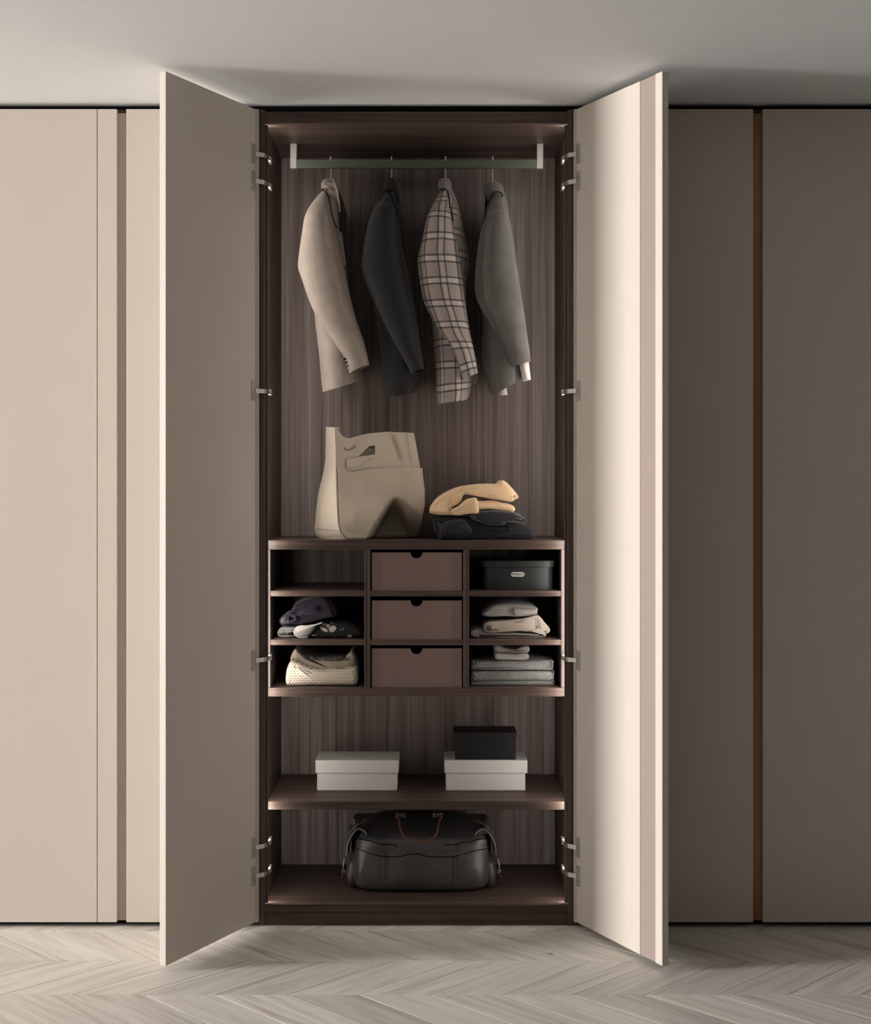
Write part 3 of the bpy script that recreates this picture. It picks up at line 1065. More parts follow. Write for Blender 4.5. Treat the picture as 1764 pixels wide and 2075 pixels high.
def bag_left(u, v):
    """u 0 back edge .. 1 near edge"""
    yb = 1088 + 4 * u
    yt = 864 + 2 * u
    y = yb + (yt - yb) * v
    x0, x1 = lerp_tab(LE, y), lerp_tab(NE, y)
    f = bag_front(0, v)
    Yb = YLL
    a = P(x0, y, Yb)
    za = ZU + 0.0015 + (a.z - P(x0, 1088, Yb).z)
    p = Vector((a.x + (f.x - a.x) * u, Yb + (f.y - Yb) * u, za + (f.z - za) * u))
    # gusset folds inwards along its middle towards the top
    k = math.sin(math.pi * u)
    inward = 0.030 * sstep(0.35, 1.0, v) * k ** 1.3 - 0.010 * (1 - v) * k
    inward += 0.010 * k * math.exp(-((v - 0.45) / .12) ** 2 - ((u - .75) / .2) ** 2)
    return p + Vector((inward, 0.3 * inward, 0)) + Vector((noise.noise(p * 14) * 0.004 * k, 0, 0))


def bag_right(u, v):
    f = bag_front(1, v)
    b = bag_left(0, v)
    e = Vector((f.x - 0.03, 0.46, b.z - 0.055 * v ** 3))
    p = f + (e - f) * u
    return p - Vector((0.02 * math.sin(math.pi * u) * v, 0, 0))


def bag_back(u, v):
    a, b = bag_right(1, v), bag_left(0, v)
    p = a + (b - a) * u
    return p + Vector((0, 0.012 * math.sin(math.pi * u), -0.045 * v ** 3 * math.sin(math.pi * u) ** 0.5))


def hole_big(x, y):
    t = (x - 713) / (759.5 - 713)
    if t < 0 or t > 1: return False
    top = 928 - 24.5 * sstep(0.12, 0.85, t)
    bot = 929 - 8.5 * t
    return top < y < bot


NV, NU = 150, 170
pts_f = [[bag_front(i / NU, j / NV) for i in range(NU + 1)] for j in range(NV + 1)]


def bpx(p):
    s = K * (D + p.y) / D
    return VX + p.x / s, VY - (p.z - CZ) / s


bm = bmesh.new()
NL, NB = 36, 30
rings = []
for j in range(NV + 1):
    v = j / NV
    r = [bag_left(i / NL, v) for i in range(NL)] + pts_f[j] + [bag_right(i / NB, v) for i in range(1, NB + 1)] + [bag_back(i / NB, v) for i in range(1, NB)]
    rings.append(r)
vr = loft(bm, rings, True, True, False)
caps = [f for f in bm.faces if len(f.verts) > 4]
bmesh.ops.triangulate(bm, faces=caps)
kill = []
for f in bm.faces:
    c = f.calc_center_median()
    if c.z > ZU + 0.2 and c.y < 0.26:
        x, y = bpx(c)
        if hole_big(x, y): kill.append(f)
bmesh.ops.delete(bm, geom=kill, context='FACES')
bg = obj('canvas_body', bm, M_CANVAS, bag, smooth=True, angle=60)
sm = bg.modifiers.new('thickness', 'SOLIDIFY'); sm.thickness = 0.0025; sm.offset = -1
# pocket on the front
prow = []
for j in range(91):
    row = []
    for i in range(121):
        u = 0.02 + 0.98 * i / 120
        v = 0.012 + (0.665 - 0.012) * j / 90
        p = bag_front(u, v)
        off = 0.0035 + 0.004 * sstep(0.85, 1.0, j / 90)
        row.append(p + Vector((0.45 * off + (0.004 if i == 120 else 0), -off, 0)))
    prow.append(row)
bm = bmesh.new()
loft(bm, prow, False)
pk = obj('pocket', bm, M_CANVAS, bag, 'large front pocket panel', smooth=True)
sm = pk.modifiers.new('thickness', 'SOLIDIFY'); sm.thickness = 0.002; sm.offset = 0


def on_front(px, py, off=0.004):
    """point on the front panel for a pixel (search)"""
    best, bd = None, 1e9
    for j in range(0, NV + 1, 1):
        for i in range(0, NU + 1, 2):
            x, y = bpx(pts_f[j][i])
            d_ = (x - px) ** 2 + (y - py) ** 2
            if d_ < bd: bd, best = d_, pts_f[j][i]
    return best + Vector((0.3 * off, -off, 0))


def stitched(bm, pts, r=0.0011, off=0.002):
    c = catmull(pts, 26)
    tube(bm, [on_front(x, y, off) for x, y in c], r, 6)


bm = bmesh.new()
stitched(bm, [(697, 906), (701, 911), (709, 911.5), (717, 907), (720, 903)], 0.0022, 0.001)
obj('handle_slit', bm, M_CANVASSHADE, bag, 'curved handle slit drawn in a painted shade tone', smooth=True)  # tube in darker canvas paints the shade of the slit
# facing flap folded down behind the cut-out
fl = []
for j in range(9):
    row = []
    for i in range(31):
        t = i / 30
        x = 701 + t * 57
        top = 929 + 1 * (1 - t) - 8.5 * t
        bot = 948 - 3 * t - 17 * sstep(.25, 1, t)
        row.append(on_front(x, top + (bot - top) * j / 8, 0.0025))
    fl.append(row)
bm = bmesh.new()
loft(bm, fl, False)
ff = obj('handle_facing', bm, M_CANVAS, bag, 'stitched facing below the handle hole', smooth=True)
sm = ff.modifiers.new('thickness', 'SOLIDIFY'); sm.thickness = 0.002; sm.offset = 0
bm = bmesh.new()
tube(bm, [bag_front(0.0, j / 40) + Vector((-0.001, -0.0015, 0)) for j in range(2, 41)], 0.0022, 6)
obj('corner_piping', bm, M_CANVAS, bag, 'raised seam down the near corner', smooth=True)
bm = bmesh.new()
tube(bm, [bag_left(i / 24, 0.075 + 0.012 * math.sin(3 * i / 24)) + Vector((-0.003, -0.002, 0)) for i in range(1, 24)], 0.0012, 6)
obj('gusset_seam', bm, M_CANVASSHADE, bag, 'seam above the base of the gusset', smooth=True)

# ------------------------------------------------------------------ sweaters on the unit


def c3(pts): return [(860 + x / 7.35, 960 + y / 7.35) for x, y in pts]


def soft_thing(name, label, cat, pieces, mat, group=None, loc=None):
    """pieces: (part name, bmesh, material or None). One piece alone makes a single mesh"""
    z = min(v.co.z for p in pieces for v in p[1].verts)
    cx = sum(v.co.x for v in pieces[0][1].verts) / len(pieces[0][1].verts)
    cy = sum(v.co.y for v in pieces[0][1].verts) / len(pieces[0][1].verts)
    if len(pieces) == 1:
        o = obj(name, pieces[0][1], mat, origin=(cx, cy, z), smooth=True)
        return tag(o, label, cat, group)
    t = thing(name, label, cat, (cx, cy, z), group)
    for p in pieces:
        obj(p[0], p[1], p[2] or mat, t, smooth=True)
    return t


def rest_on(bm, z, gap=0.0006):
    """drop a soft piece so its lowest point sits at z"""
    m_ = min(v.co.z for v in bm.verts)
    bm.transform(Matrix.Translation((0, 0, z + gap - m_)))


YS = 0.13
low = puff(c3([(120, 690), (170, 650), (400, 640), (680, 660), (840, 738), (1000, 785), (1190, 778), (1240, 742), (1480, 760), (1600, 800), (1632, 870), (1605, 950), (1400, 962), (900, 965), (300, 962), (200, 920), (140, 820)]),
           YS, 0.42, 0.016, 90, 10, 0.004, 12, 1.0, 0.05)
zl = min(v.co.z for v in low.verts)
rest_on(low, ZU)
roll = puff(c3([(250, 960), (215, 880), (250, 760), (340, 690), (560, 670), (640, 730), (705, 850), (640, 905), (480, 960)]), YS - 0.035, 0.2, 0.02, 60, 6, 0.004, 16, 2.0)
rest_on(roll, ZU)
soft_thing('folded_sweater', 'black folded sweater at the bottom of the pile beside the tote', 'sweater', [('folded_body', low, None), ('rolled_end', roll, None)], M_BLACKW, 'folded clothes beside the tote')
mid = puff(c3([(690, 650), (800, 560), (1000, 548), (1200, 560), (1330, 580), (1480, 650), (1508, 700), (1480, 725), (1300, 715), (1210, 720), (1190, 760), (1000, 770), (850, 725)]),
           YS - 0.02, 0.38, 0.012, 80, 8, 0.004, 14, 4.0)
soft_thing('folded_garment', 'black velvet folded garment just under the tan sweater', 'clothing', [('folded_body', mid, None)], M_BLACKV, 'folded clothes beside the tote')
t1 = puff(c3([(75, 580), (85, 490), (150, 400), (290, 290), (480, 210), (720, 168), (960, 150), (1080, 150), (1150, 96), (1230, 135), (1320, 220), (1412, 350), (1350, 385), (1290, 420),
              (1000, 378), (780, 338), (600, 318), (555, 400), (500, 455), (430, 490), (405, 525), (460, 560), (440, 610), (250, 612), (110, 596)]), YS - 0.015, 0.40, 0.013, 150, 10, 0.0035, 11, 6.0)
t2 = puff(c3([(395, 555), (420, 525), (500, 480), (600, 395), (690, 365), (765, 362), (790, 430), (802, 500), (792, 588), (640, 600), (450, 622)]), YS - 0.028, 0.30, 0.010, 70, 8, 0.002, 12, 7.0)
t3 = puff(c3([(700, 410), (850, 400), (1000, 392), (1150, 425), (1290, 455), (1352, 515), (1315, 572), (1200, 565), (1000, 535), (800, 535), (690, 530)]), YS - 0.005, 0.36, 0.012, 70, 8, 0.003, 12, 8.0)
soft_thing('folded_sweater', 'tan folded sweater on top of the black garments beside the tote', 'sweater', [('folded_body', t1, None), ('front_fold', t2, None), ('under_layer', t3, None)], M_TAN, 'folded clothes beside the tote')
hat = puff([(862, 1026), (868, 1024), (871, 1028), (871, 1036), (864, 1038), (860, 1034)], YS + 0.13, YS + 0.2, 0.006, 30, 4, 0.001, 20, 2.0)  # small brown felt shape taken for part of a hat
soft_thing('hat_bit', 'small brown hat bit tucked behind the left end of tan sweater', 'headwear', [('roll', hat, None)], M_BROWNF)


# ------------------------------------------------------------------ left cubbies
def cL(pts): return [(550 + x / 8.82, 1200 + y / 8.82) for x, y in pts]


YC = 0.13
s_a = puff(ribbon(cL([(700, 745), (400, 735), (180, 750), (125, 700), (170, 640), (270, 625), (600, 640)]), 6.5, 50), YC + 0.01, 0.40, 0.0045, 90, 8, 0.002, 14, 1.0)
s_b = puff(cL([(420, 720), (415, 640), (470, 585), (620, 570), (730, 555), (910, 500), (940, 520), (1130, 520), (1350, 525), (1540, 600), (1590, 690), (1560, 770), (1000, 785), (560, 780), (460, 765)]),
           YC - 0.012, 0.40, 0.012, 100, 8, 0.0045, 14, 2.0)
zmn = min(v.co.z for v in s_b.verts)
s_c = puff(ribbon(cL([(640, 765), (500, 768), (425, 720), (412, 670), (450, 600), (540, 572), (640, 580), (760, 560), (900, 515)]), 4.0, 50), YC - 0.020, 0.12, 0.003, 80, 4, 0.001, 14, 9.0)
for q in (s_a, s_b, s_c): rest_on(q, ZC[1])
soft_thing('folded_scarf', 'black folded scarf with white print in the left middle cubby', 'scarf', [('folded_body', s_b, None), ('folded_end', s_a, M_GREYT), ('white_edge', s_c, M_WHITEC)], M_SCARF)
n_a = puff(cL([(250, 470), (300, 380), (370, 280), (430, 200), (700, 115), (900, 95), (1010, 140), (1110, 330), (1120, 440), (930, 490), (700, 545), (430, 570), (300, 560)]), YC + 0.012, 0.38, 0.014, 80, 8, 0.0035, 12, 3.0)
n_b = puff(ribbon(cL([(420, 440), (270, 420), (190, 460), (160, 520), (200, 565), (330, 525), (430, 490)]), 5.5, 44), YC - 0.006, 0.30, 0.004, 80, 6, 0.0012, 12, 4.0)
n_c = puff(cL([(450, 420), (560, 330), (700, 270), (800, 270), (830, 330), (780, 370), (600, 410)]), YC - 0.004, 0.2, 0.010, 40, 5, 0.002, 14, 5.0)
soft_thing('folded_shirt', 'dark purple folded shirt lying on the printed black scarf', 'shirt', [('folded_body', n_a, None), ('folded_edge', n_b, None), ('front_fold', n_c, None)], M_NAVY)
for (x0, y0, x1, y1) in ((1, 1, 1, 1),):
    pass
k_a = puff(cL([(250, 1500), (250, 1380), (285, 1220), (350, 1110), (440, 1130), (560, 1200), (720, 1265), (900, 1285), (1100, 1275), (1300, 1260), (1440, 1230), (1515, 1250), (1530, 1400), (1515, 1545), (1300, 1562), (700, 1562), (340, 1562), (270, 1545)]),
           YC - 0.02, 0.36, 0.014, 110, 10, 0.0018, 9, 6.0)
rest_on(k_a, ZC[2])
k_b = puff(cL([(330, 1200), (400, 1040), (450, 1020), (500, 1090), (640, 1170), (850, 1210), (1060, 1215), (1250, 1225), (1360, 1130), (1430, 1062), (1480, 1130), (1510, 1260), (1490, 1400), (800, 1420), (400, 1380)]),
           YC + 0.03, 0.40, 0.010, 90, 8, 0.002, 12, 7.0)
bm = bmesh.new()
rng = random.Random(5)
for i in range(44):
    cx_ = 560 + i * 19 + rng.uniform(-8, 8)
    cy_ = (1165 + 50 * sstep(560, 850, cx_)) if cx_ < 1150 else 1215
    a, b = cL([(cx_, cy_ + 10), (cx_ + rng.uniform(-22, 22), cy_ - rng.uniform(25, 85))])
    yy = YC + 0.024 + rng.uniform(0, 0.02)
    m_ = ((a[0] + b[0]) / 2 + rng.uniform(-1, 1), (a[1] + b[1]) / 2)
    tube(bm, [P(a[0], a[1], yy), P(m_[0], m_[1], yy - 0.003), P(b[0], b[1], yy + 0.002)], [0.0013, 0.0012, 0.0006], 5)
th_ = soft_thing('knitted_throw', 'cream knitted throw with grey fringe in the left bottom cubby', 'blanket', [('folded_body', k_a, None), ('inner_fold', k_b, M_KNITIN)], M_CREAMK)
fr = obj('fringe', bm, M_FRINGE, th_, 'grey tasselled fringe', smooth=True, kind='stuff')


# ------------------------------------------------------------------ right cubbies
def cR(pts): return [(960 + x / 9.284, 1110 + y / 9.284) for x, y in pts]


YQ = 0.13
g3 = puff(ribbon([(1101, 1290.5), (1060, 1290.5), (1000, 1290), (962, 1289.5), (955, 1284.5), (960, 1279), (974, 1278.5), (990, 1285), (1040, 1286.5), (1090, 1287)], 4.2, 60), YQ, 0.42, 0.0032, 100, 8, 0.0012, 14, 1.0)
rest_on(g3, ZC[1])
soft_thing('folded_shirt', 'grey folded shirt at the bottom of the right middle cubby pile', 'shirt', [('folded_body', g3, None)], M_GREYT, 'folded clothes in the right middle cubby')
g2 = puff(ribbon(cR([(1330, 1640), (1290, 1550), (1200, 1520), (1060, 1560), (850, 1545), (560, 1555), (290, 1575), (205, 1500), (300, 1425), (600, 1410), (900, 1370), (1180, 1310), (1300, 1420), (1395, 1540), (1370, 1585)]), 6.6, 80), YQ - 0.008, 0.40, 0.005, 150, 8, 0.0016, 14, 2.0)
g2b = puff(cR([(420, 1440), (700, 1400), (1000, 1360), (1200, 1350), (1290, 1470), (1200, 1500), (900, 1520), (600, 1530), (400, 1510)]), YQ + 0.004, 0.40, 0.008, 60, 8, 0.002, 14, 3.0)
soft_thing('folded_sweater', 'stone coloured folded knit in the middle of the right cubby pile', 'sweater', [('folded_edge', g2, None), ('folded_body', g2b, None)], M_STONE, 'folded clothes in the right middle cubby')
g1 = puff(cR([(150, 1275), (190, 1210), (330, 1095), (560, 1052), (800, 1060), (1000, 1082), (1180, 1130), (1195, 1190), (1175, 1255), (1060, 1280), (800, 1305), (560, 1290), (300, 1300)]), YQ + 0.0, 0.38, 0.012, 80, 8, 0.003, 14, 4.0)
g1b = puff(cR([(740, 1150), (900, 1140), (1100, 1150), (1172, 1170), (1168, 1250), (1040, 1275), (860, 1290), (760, 1280)]), YQ - 0.012, 0.2, 0.008, 50, 5, 0.0015, 14, 5.0)
soft_thing('folded_shirt', 'grey folded shirt on top of the stone knit in the right cubby', 'shirt', [('folded_body', g1, None), ('front_fold', g1b, None)], M_GREYT, 'folded clothes in the right middle cubby')


def towel(y0, y1, x0, x1, label, seed, z):
    h = y1 - y0
    mid_ = (y0 + y1) / 2
    bm = puff([(x0, mid_), (x0 + 2, y0 + 2), (x0 + 10, y0), ((x0 + x1) / 2, y0), (x1 - 6, y0), (x1 - 1, y0 + 3), (x1, mid_), (x1 - 1, y1 - 2), (x1 - 8, y1), ((x0 + x1) / 2, y1), (x0 + 8, y1), (x0 + 1, y1 - 2)],
              YQ, 0.42, min(0.009, h * K * .42), 80, 8, 0.0014, 22, seed)
    rest_on(bm, z)
    zt = max(v.co.z for v in bm.verts)
    soft_thing('folded_towel', label, 'towel', [('folded_body', bm, None)], M_TOWEL, 'folded grey towels in the right bottom cubby')
    return zt - 0.0012


zt = towel(1372.5, 1380, 954, 1123, 'thin grey towel at the bottom of the right bottom cubby pile', 1, ZC[2])
zt = towel(1352.5, 1371.5, 954, 1122.5, 'thick grey towel in the middle of the right bottom cubby pile', 2, zt)
zt = towel(1333, 1351, 954, 1121, 'thick grey towel under the small knit in right bottom cubby', 3, zt)
kx = lambda pts: [(840 + x / 5.188, 1080 + y / 5.188) for x, y in pts]
n1 = puff(kx([(860, 1320), (840, 1265), (880, 1250), (1050, 1262), (1150, 1250), (1195, 1265), (1180, 1318), (1000, 1322)]), YQ + 0.0, 0.34, 0.007, 50, 6, 0.0012, 16, 1.0)
rest_on(n1, zt - 0.001)
n2 = puff(kx([(830, 1240), (838, 1182), (890, 1185), (930, 1205), (1050, 1225), (1120, 1200), (1190, 1188), (1197, 1250), (1100, 1268), (880, 1265)]), YQ + 0.012, 0.33, 0.008, 60, 6, 0.002, 18, 2.0)
soft_thing('folded_knit', 'small pale grey knit folded on top of the grey towels', 'knitwear', [('folded_body', n1, M_RIBK), ('upper_fold', n2, M_GREYT)], M_GREYT)


# ------------------------------------------------------------------ boxes
def rbox(bm, x0, x1, y0, y1, z0, z1, r, bulge=0.0, n=8):
    """box with rounded vertical corners and an optional bowed front"""
    pts = []
    for (cx_, cy_, a0) in ((x1 - r, y0 + r, -90), (x1 - r, y1 - r, 0), (x0 + r, y1 - r, 90), (x0 + r, y0 + r, 180)):
        for k in range(n + 1):
            a = math.radians(a0 + 90 * k / n)
            pts.append((cx_ + r * math.cos(a), cy_ + r * math.sin(a)))
    ext = []
    for i, (x, y) in enumerate(pts):
        ext.append((x, y))
        q = pts[(i + 1) % len(pts)]
        if math.hypot(q[0] - x, q[1] - y) > 0.04:
            for k in range(1, 12): ext.append((x + (q[0] - x) * k / 12, y + (q[1] - y) * k / 12))
    if bulge:
        w_ = (x1 - x0) / 2
        c_ = (x0 + x1) / 2
        ym = (y0 + y1) / 2
        ext = [(x, y - bulge * (1 - ((x - c_) / w_) ** 2) * (1 if y < ym else -1)) for x, y in ext]
    e = 0.0012
    cx_, cy_ = (x0 + x1) / 2, (y0 + y1) / 2

    def ins(d, z):
        return [Vector((x - math.copysign(min(d, abs(x - cx_)), x - cx_), y - math.copysign(min(d, abs(y - cy_)), y - cy_), z)) for x, y in ext]
    loft(bm, [ins(e, z0), ins(0, z0 + e), ins(0, z1 - e), ins(e, z1)], True, True, True)


def storage_box(name, label, px0, px1, lx0, lx1, ytop, ylid, ybot, Yf, depth, mat, r, group=None, zbase=None, bulge=0.0):
    zb = zbase if zbase is not None else Z(ybot, Yf)
    x0, x1, l0, l1 = X(px0, Yf), X(px1, Yf), X(lx0, Yf), X(lx1, Yf)
    zl, ztop = Z(ylid, Yf), Z(ytop, Yf)
    t = thing(name, label, 'box', ((x0 + x1) / 2, Yf + depth / 2, zb), group)
    bm = bmesh.new(); rbox(bm, x0, x1, Yf, Yf + depth, zb, ztop - 0.003, r, bulge)
    obj('box_base', bm, mat, t, smooth=True, angle=35)
    e = max(0.002, ((l1 - l0) - (x1 - x0)) / 2)
    bm = bmesh.new(); rbox(bm, l0, l1, Yf - e, Yf + depth + e, zl, ztop, r + 0.001, bulge)
    obj('lid', bm, mat, t, smooth=True, angle=35)
    return t, (x0, x1, zb, ztop)


YB = 0.23
storage_box('shoe_box', 'white lidded shoe box standing alone left on the lower shelf', 642, 804, 639, 807, 1540, 1566, 1602, YB, 0.165, M_BOXW, 0.003, 'white shoe boxes', ZS + 0.0004)
_, (a0, a1, zb_, zt_) = storage_box('shoe_box', 'white lidded shoe box under the small black box', 903, 1064, 900, 1068, 1540, 1566, 1602, YB, 0.165, M_BOXW, 0.003, 'white shoe boxes', ZS + 0.0004)
storage_box('gift_box', 'small black lidded box on top of the right white shoe box', 922, 1045, 919, 1046.5, 1484, 1494, 1540, YB + 0.006, 0.135, M_BOXK, 0.002, None, zt_ + 0.0004)
YT = 0.125
tb, (x0, x1, z0, z1) = storage_box('storage_box', 'charcoal rounded storage box with white name plate in the top right cubby', 977, 1120, 973, 1123.5, 1136, 1149, 1195, YT, 0.24, M_BOXG, 0.022, None, ZC[0] + 0.0004, 0.010)
zc = Z(1163.5, YT)
xc = X(1048, YT)
hw_, hh = 14 * K * 1.02, 4.7 * K * 1.02
bm = bmesh.new()
pts = []
for cx_, a0 in ((xc + hw_ - hh, -90), (xc - hw_ + hh, 90)):
    for k in range(11):
        a = math.radians(a0 + 18 * k)
        pts.append((cx_ + hh * math.cos(a), zc + hh * math.sin(a)))
yp = YT - 0.0135
loft(bm, [[Vector((x, yp + 0.0045, z)) for x, z in pts], [Vector((x, yp + 0.0006, z)) for x, z in pts],
          [Vector((xc + (x - xc) * .97, yp, zc + (z - zc) * .92)) for x, z in pts]], True, True, True)
obj('name_plate', bm, M_PLATE, tb, 'white pill shaped plate reading THINGS')
cu = bpy.data.curves.new('lettering', 'FONT')
cu.body = 'THINGS'
cu.size = 0.0122
cu.align_x = 'CENTER'
cu.align_y = 'CENTER'
cu.extrude = 0.0002
cu.offset = 0.0002
cu.space_character = 1.0
lt = bpy.data.objects.new('lettering', cu)
COL.objects.link(lt)
dg = bpy.context.evaluated_depsgraph_get()
me = bpy.data.meshes.new_from_object(lt.evaluated_get(dg))
bpy.data.objects.remove(lt, do_unlink=True)
bm = bmesh.new(); bm.from_mesh(me)
bm.transform(Matrix.Translation((xc, yp - 0.0003, zc)) @ Matrix.Rotation(math.pi / 2, 4, 'X'))
obj('lettering', bm, M_INK, tb, 'black lettering THINGS')

# ------------------------------------------------------------------ leather duffel on the wardrobe floor
CXB, CYB = X(853.5, 0.27), 0.275
duf = thing('duffel_bag', 'black leather duffel bag with brown handle on the wardrobe floor', 'bag', (CXB, CYB, ZI0))


def cD(x, y): return (680 + x / 5.04, 1630 + y / 5.04)


rows = [(0.000, .195, .098), (0.003, .215, .120), (0.014, .232, .137), (0.04, .239, .143), (0.09, .240, .143), (0.14, .238, .140), (0.178, .233, .134),
        (0.200, .222, .110), (0.216, .205, .082), (0.232, .175, .052), (0.244, .130, .026), (0.250, .08, .008)]
rr = catmull(rows, 60)
rings = []
NS = 120
for k, (z, hw, hd) in enumerate(rr):
    ring = []
    for j in range(NS):
        t = 2 * math.pi * j / NS
        ct, st = math.cos(t), math.sin(t)
        ex = 4.2 if z < .18 else 4.2 - 1.6 * min(1, (z - .18) / .06)
        x = hw * math.copysign(abs(ct) ** (2 / ex), ct)
        y = hd * math.copysign(abs(st) ** (2 / ex), st)
        p = Vector((x, y, z))
        f = sstep(.02, .08, z) * (1 - sstep(.19, .23, z))
        d = noise.noise(Vector((x * 13, y * 9 + 2, z * 7))) * .010 * f + noise.noise(Vector((x * 30, y * 20, z * 22))) * .004 * f
        # belly of the front, pinch at the two vertical seams
        if st < -0.2:
            y += 0.008 * f * (math.exp(-((abs(x) - .118) / .010) ** 2)) - d
            g = 0.186 - 0.016 * (1 - min(1, (abs(x) / .22)) ** 2)
            y += 0.007 * math.exp(-((z - (0.150 - .018 * (1 - (min(1, abs(x) / .23)) ** 2))) / .006) ** 2)
        elif abs(ct) > .8:
            x += math.copysign(d, ct)
        ring.append(Vector((CXB + x, CYB + y, ZI0 + 0.0006 + z)))
    rings.append(ring)
bm = bmesh.new()
loft(bm, rings, True, True, True)
dbody = obj('leather_body', bm, M_LEATHER, duf, smooth=True)
yfr = CYB - 0.143


def dpt(cx, cy, Y): return P(*cD(cx, cy), Y)


# end flaps folded over the corners, with piping whose pale tone paints the edge gloss
for mir in (0, 1):
    fx = (lambda x: x) if not mir else (lambda x: 1745 - x)
    cen = [cD(fx(330), 330), cD(fx(290), 275), cD(fx(225), 258), cD(fx(165), 320), cD(fx(120), 420), cD(fx(112), 520)]
    bm = puff(ribbon(cen, 5.0, 40), CYB - 0.10, CYB + 0.11, 0.004, 80, 8, 0.002, 12, mir)
    fl_ = obj('end_flap', bm, M_LEATHER, duf, smooth=True)
    bm = bmesh.new()
    cc = catmull(cen, 30)
    off = [(c[0], c[1] - 1.0) for c in cc]
    tube(bm, [P(x, y, CYB - 0.104) for x, y in off], 0.0022, 6)
    obj('piping', bm, M_PIPINGGLOSS, fl_, 'piped edge with gloss painted in grey', smooth=True)
    # side pocket
    s_ = -1 if not mir else 1
    bm = bmesh.new()
    pr = []
    for k, (z, hx, hy) in enumerate(((0.006, .016, .075), (0.012, .026, .088), (.05, .030, .092), (.085, .024, .088), (.098, .012, .08))):
        pr.append([Vector((CXB + s_ * .232 + s_ * max(-0.004, hx * math.copysign(abs(math.cos(a)) ** .6, math.cos(a))) , CYB + hy * math.copysign(abs(math.sin(a)) ** .6, math.sin(a)), ZI0 + z))
                   for a in [2 * math.pi * j / 36 for j in range(36)]])
    loft(bm, catmull_rings(pr, 14) if False else pr, True, True, True)
    obj('side_pocket', bm, M_LEATHER, duf, smooth=True)
    # zip puller: ring, rod and leather tab
    px_, py0 = (695, 1748) if not mir else (1011, 1748)
    yz = CYB - 0.02
    bm = bmesh.new()
    x_ = X(px_, yz)
    tube(bm, [(x_ + s_ * -.004, yz, Z(1740, yz)), (x_, yz, Z(1752, yz)), (x_, yz, Z(1764, yz))], 0.0022, 8)
    c_ = Vector((x_, yz, Z(1766, yz)))
    tube(bm, [c_ + Vector((0.005 * math.cos(a), 0, 0.005 * math.sin(a))) for a in [2 * math.pi * k / 12 for k in range(12)]], 0.0012, 6, False, True)
    zp = obj('zip_puller', bm, M_STEEL, duf, 'small metal zip puller', smooth=True)
    bm = bmesh.new()
    tube(bm, [(x_, yz, Z(1768, yz)), (x_ + s_ * .006, yz, Z(1782, yz))], [0.0028, 0.004], 8)
    obj('puller_tab', bm, M_LEATHERB, zp, 'brown leather tab', smooth=True)
# rear flap seen above the top
bm = puff([cD(195, 138), cD(330, 140), cD(600, 118), cD(1100, 118), cD(1420, 140), cD(1540, 146), cD(1570, 230), cD(1560, 330), cD(900, 330), cD(180, 330), cD(165, 220)], CYB + 0.05, CYB + 0.13, 0.008, 90, 6, 0.003, 12, 3.0)
obj('rear_flap', bm, M_LEATHER, duf, smooth=True)
# piped seam along the top front edge, gloss painted in grey
for mir in (0, 1):
    fx = (lambda x: x) if not mir else (lambda x: 1745 - x)
    pp = catmull([(fx(130), 300, CYB - .05), (fx(230), 205, CYB - .05), (fx(400), 150, CYB - .03), (fx(600), 100, CYB - .02)], 20)
    bm = bmesh.new()
    tube(bm, [dpt(*p) for p in pp], 0.0014, 6)
    obj('top_piping', bm, M_PIPINGGLOSS, duf, 'thin piped top seam', smooth=True)


def dsurf(cx, cy, off=0.001):
    """point on the front skin for a crop pixel"""
    Y = CYB - 0.14
    p = dpt(cx, cy, Y)
    best, bd = None, 1e9
    for r_ in rings:
        for q in r_:
            if q.y > CYB: continue
            s_ = K * (D + q.y) / D
            x, y = VX + q.x / s_, VY - (q.z - CZ) / s_
            tx, ty = cD(cx, cy)
            d_ = (x - tx) ** 2 + (y - ty) ** 2
            if d_ < bd: bd, best = d_, q
    return best + Vector((0, -off, 0))


def smooth_pts(pts, it=6):
    for _ in range(it):
        pts = [pts[0]] + [(pts[i - 1] + pts[i] * 2 + pts[i + 1]) / 4 for i in range(1, len(pts) - 1)] + [pts[-1]]
    return pts


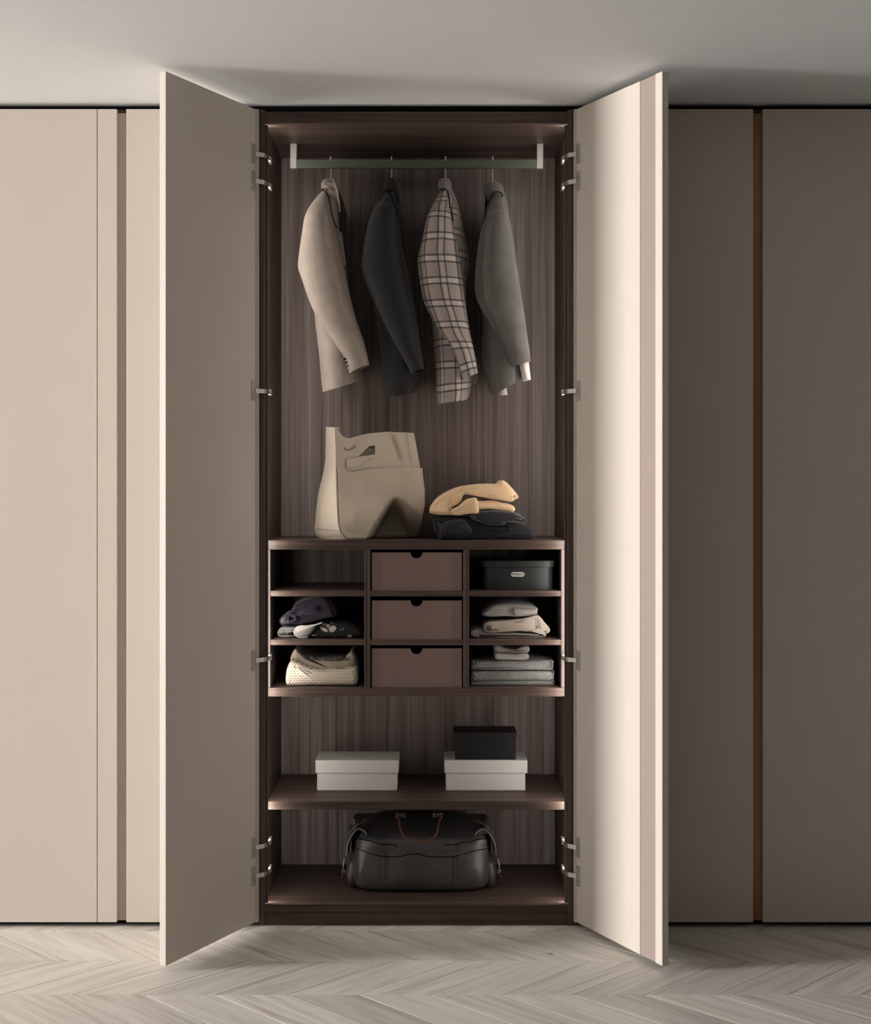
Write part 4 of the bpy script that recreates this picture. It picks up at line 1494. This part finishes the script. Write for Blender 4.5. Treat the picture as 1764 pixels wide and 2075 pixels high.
for line in ([(190, 352), (330, 372), (500, 412), (640, 425)], [(1110, 425), (1220, 408), (1400, 372), (1555, 352)],
             [(195, 458), (330, 490), (500, 536), (700, 522), (860, 520), (1050, 530), (1200, 528), (1400, 482), (1560, 450)]):
    bm = bmesh.new()
    tube(bm, smooth_pts([dsurf(*p) for p in catmull(line, 60)]), 0.0018, 6)
    obj('front_seam', bm, M_SEAM, duf, 'dark stitched seam across the front', smooth=True)
for cx in (510, 1203):
    bm = bmesh.new()
    tube(bm, smooth_pts([dsurf(cx, y, 0.003) for y in range(545, 810, 12)], 10), 0.0026, 6)
    obj('vertical_seam', bm, M_LEATHER, duf, smooth=True)
# handles with buckles
YH = CYB - 0.075
hp = catmull([(640, 125), (655, 220), (680, 300), (740, 355), (860, 376), (975, 352), (1030, 285), (1048, 200), (1072, 120)], 50)
bm = bmesh.new()
tube(bm, [dpt(x, y, YH - 0.055 * math.sin(math.pi * i / 49)) for i, (x, y) in enumerate(hp)], 0.0044, 10)
hd_ = obj('handle', bm, M_LEATHERB, duf, 'brown rolled leather handle', smooth=True)
hp2 = catmull([(690, 140), (700, 170), (730, 190), (860, 200), (980, 190), (1010, 170), (1020, 130)], 30)
bm = bmesh.new()
tube(bm, [dpt(x, y, CYB + 0.045) for i, (x, y) in enumerate(hp2)], 0.004, 8)
obj('handle', bm, M_LEATHERB, duf, 'brown rolled leather handle', smooth=True)
for cx in (660, 1040):
    bm = bmesh.new()
    for dx in (-42, 42):
        a = dpt(cx + dx, 75, YH + .01); b = dpt(cx + dx, 135, YH - .004)
        tube(bm, [a, (a + b) / 2 + Vector((0, -.004, 0)), b], 0.0022, 8)
    c1 = dpt(cx - 50, 98, YH - .004); c2 = dpt(cx + 50, 98, YH - .004)
    tube(bm, [c1, c2], 0.0020, 8)
    obj('buckle', bm, M_BUCKLE, duf, 'metal handle buckle', smooth=True)
    bm = bmesh.new()
    a = dpt(cx - 34, 130, YH + .004); b = dpt(cx + 34, 70, YH + .02)
    box(bm, a.x, b.x, YH, YH + .03, a.z, b.z, 0.003)
    obj('handle_tab', bm, M_LEATHER, duf, smooth=True, angle=40)
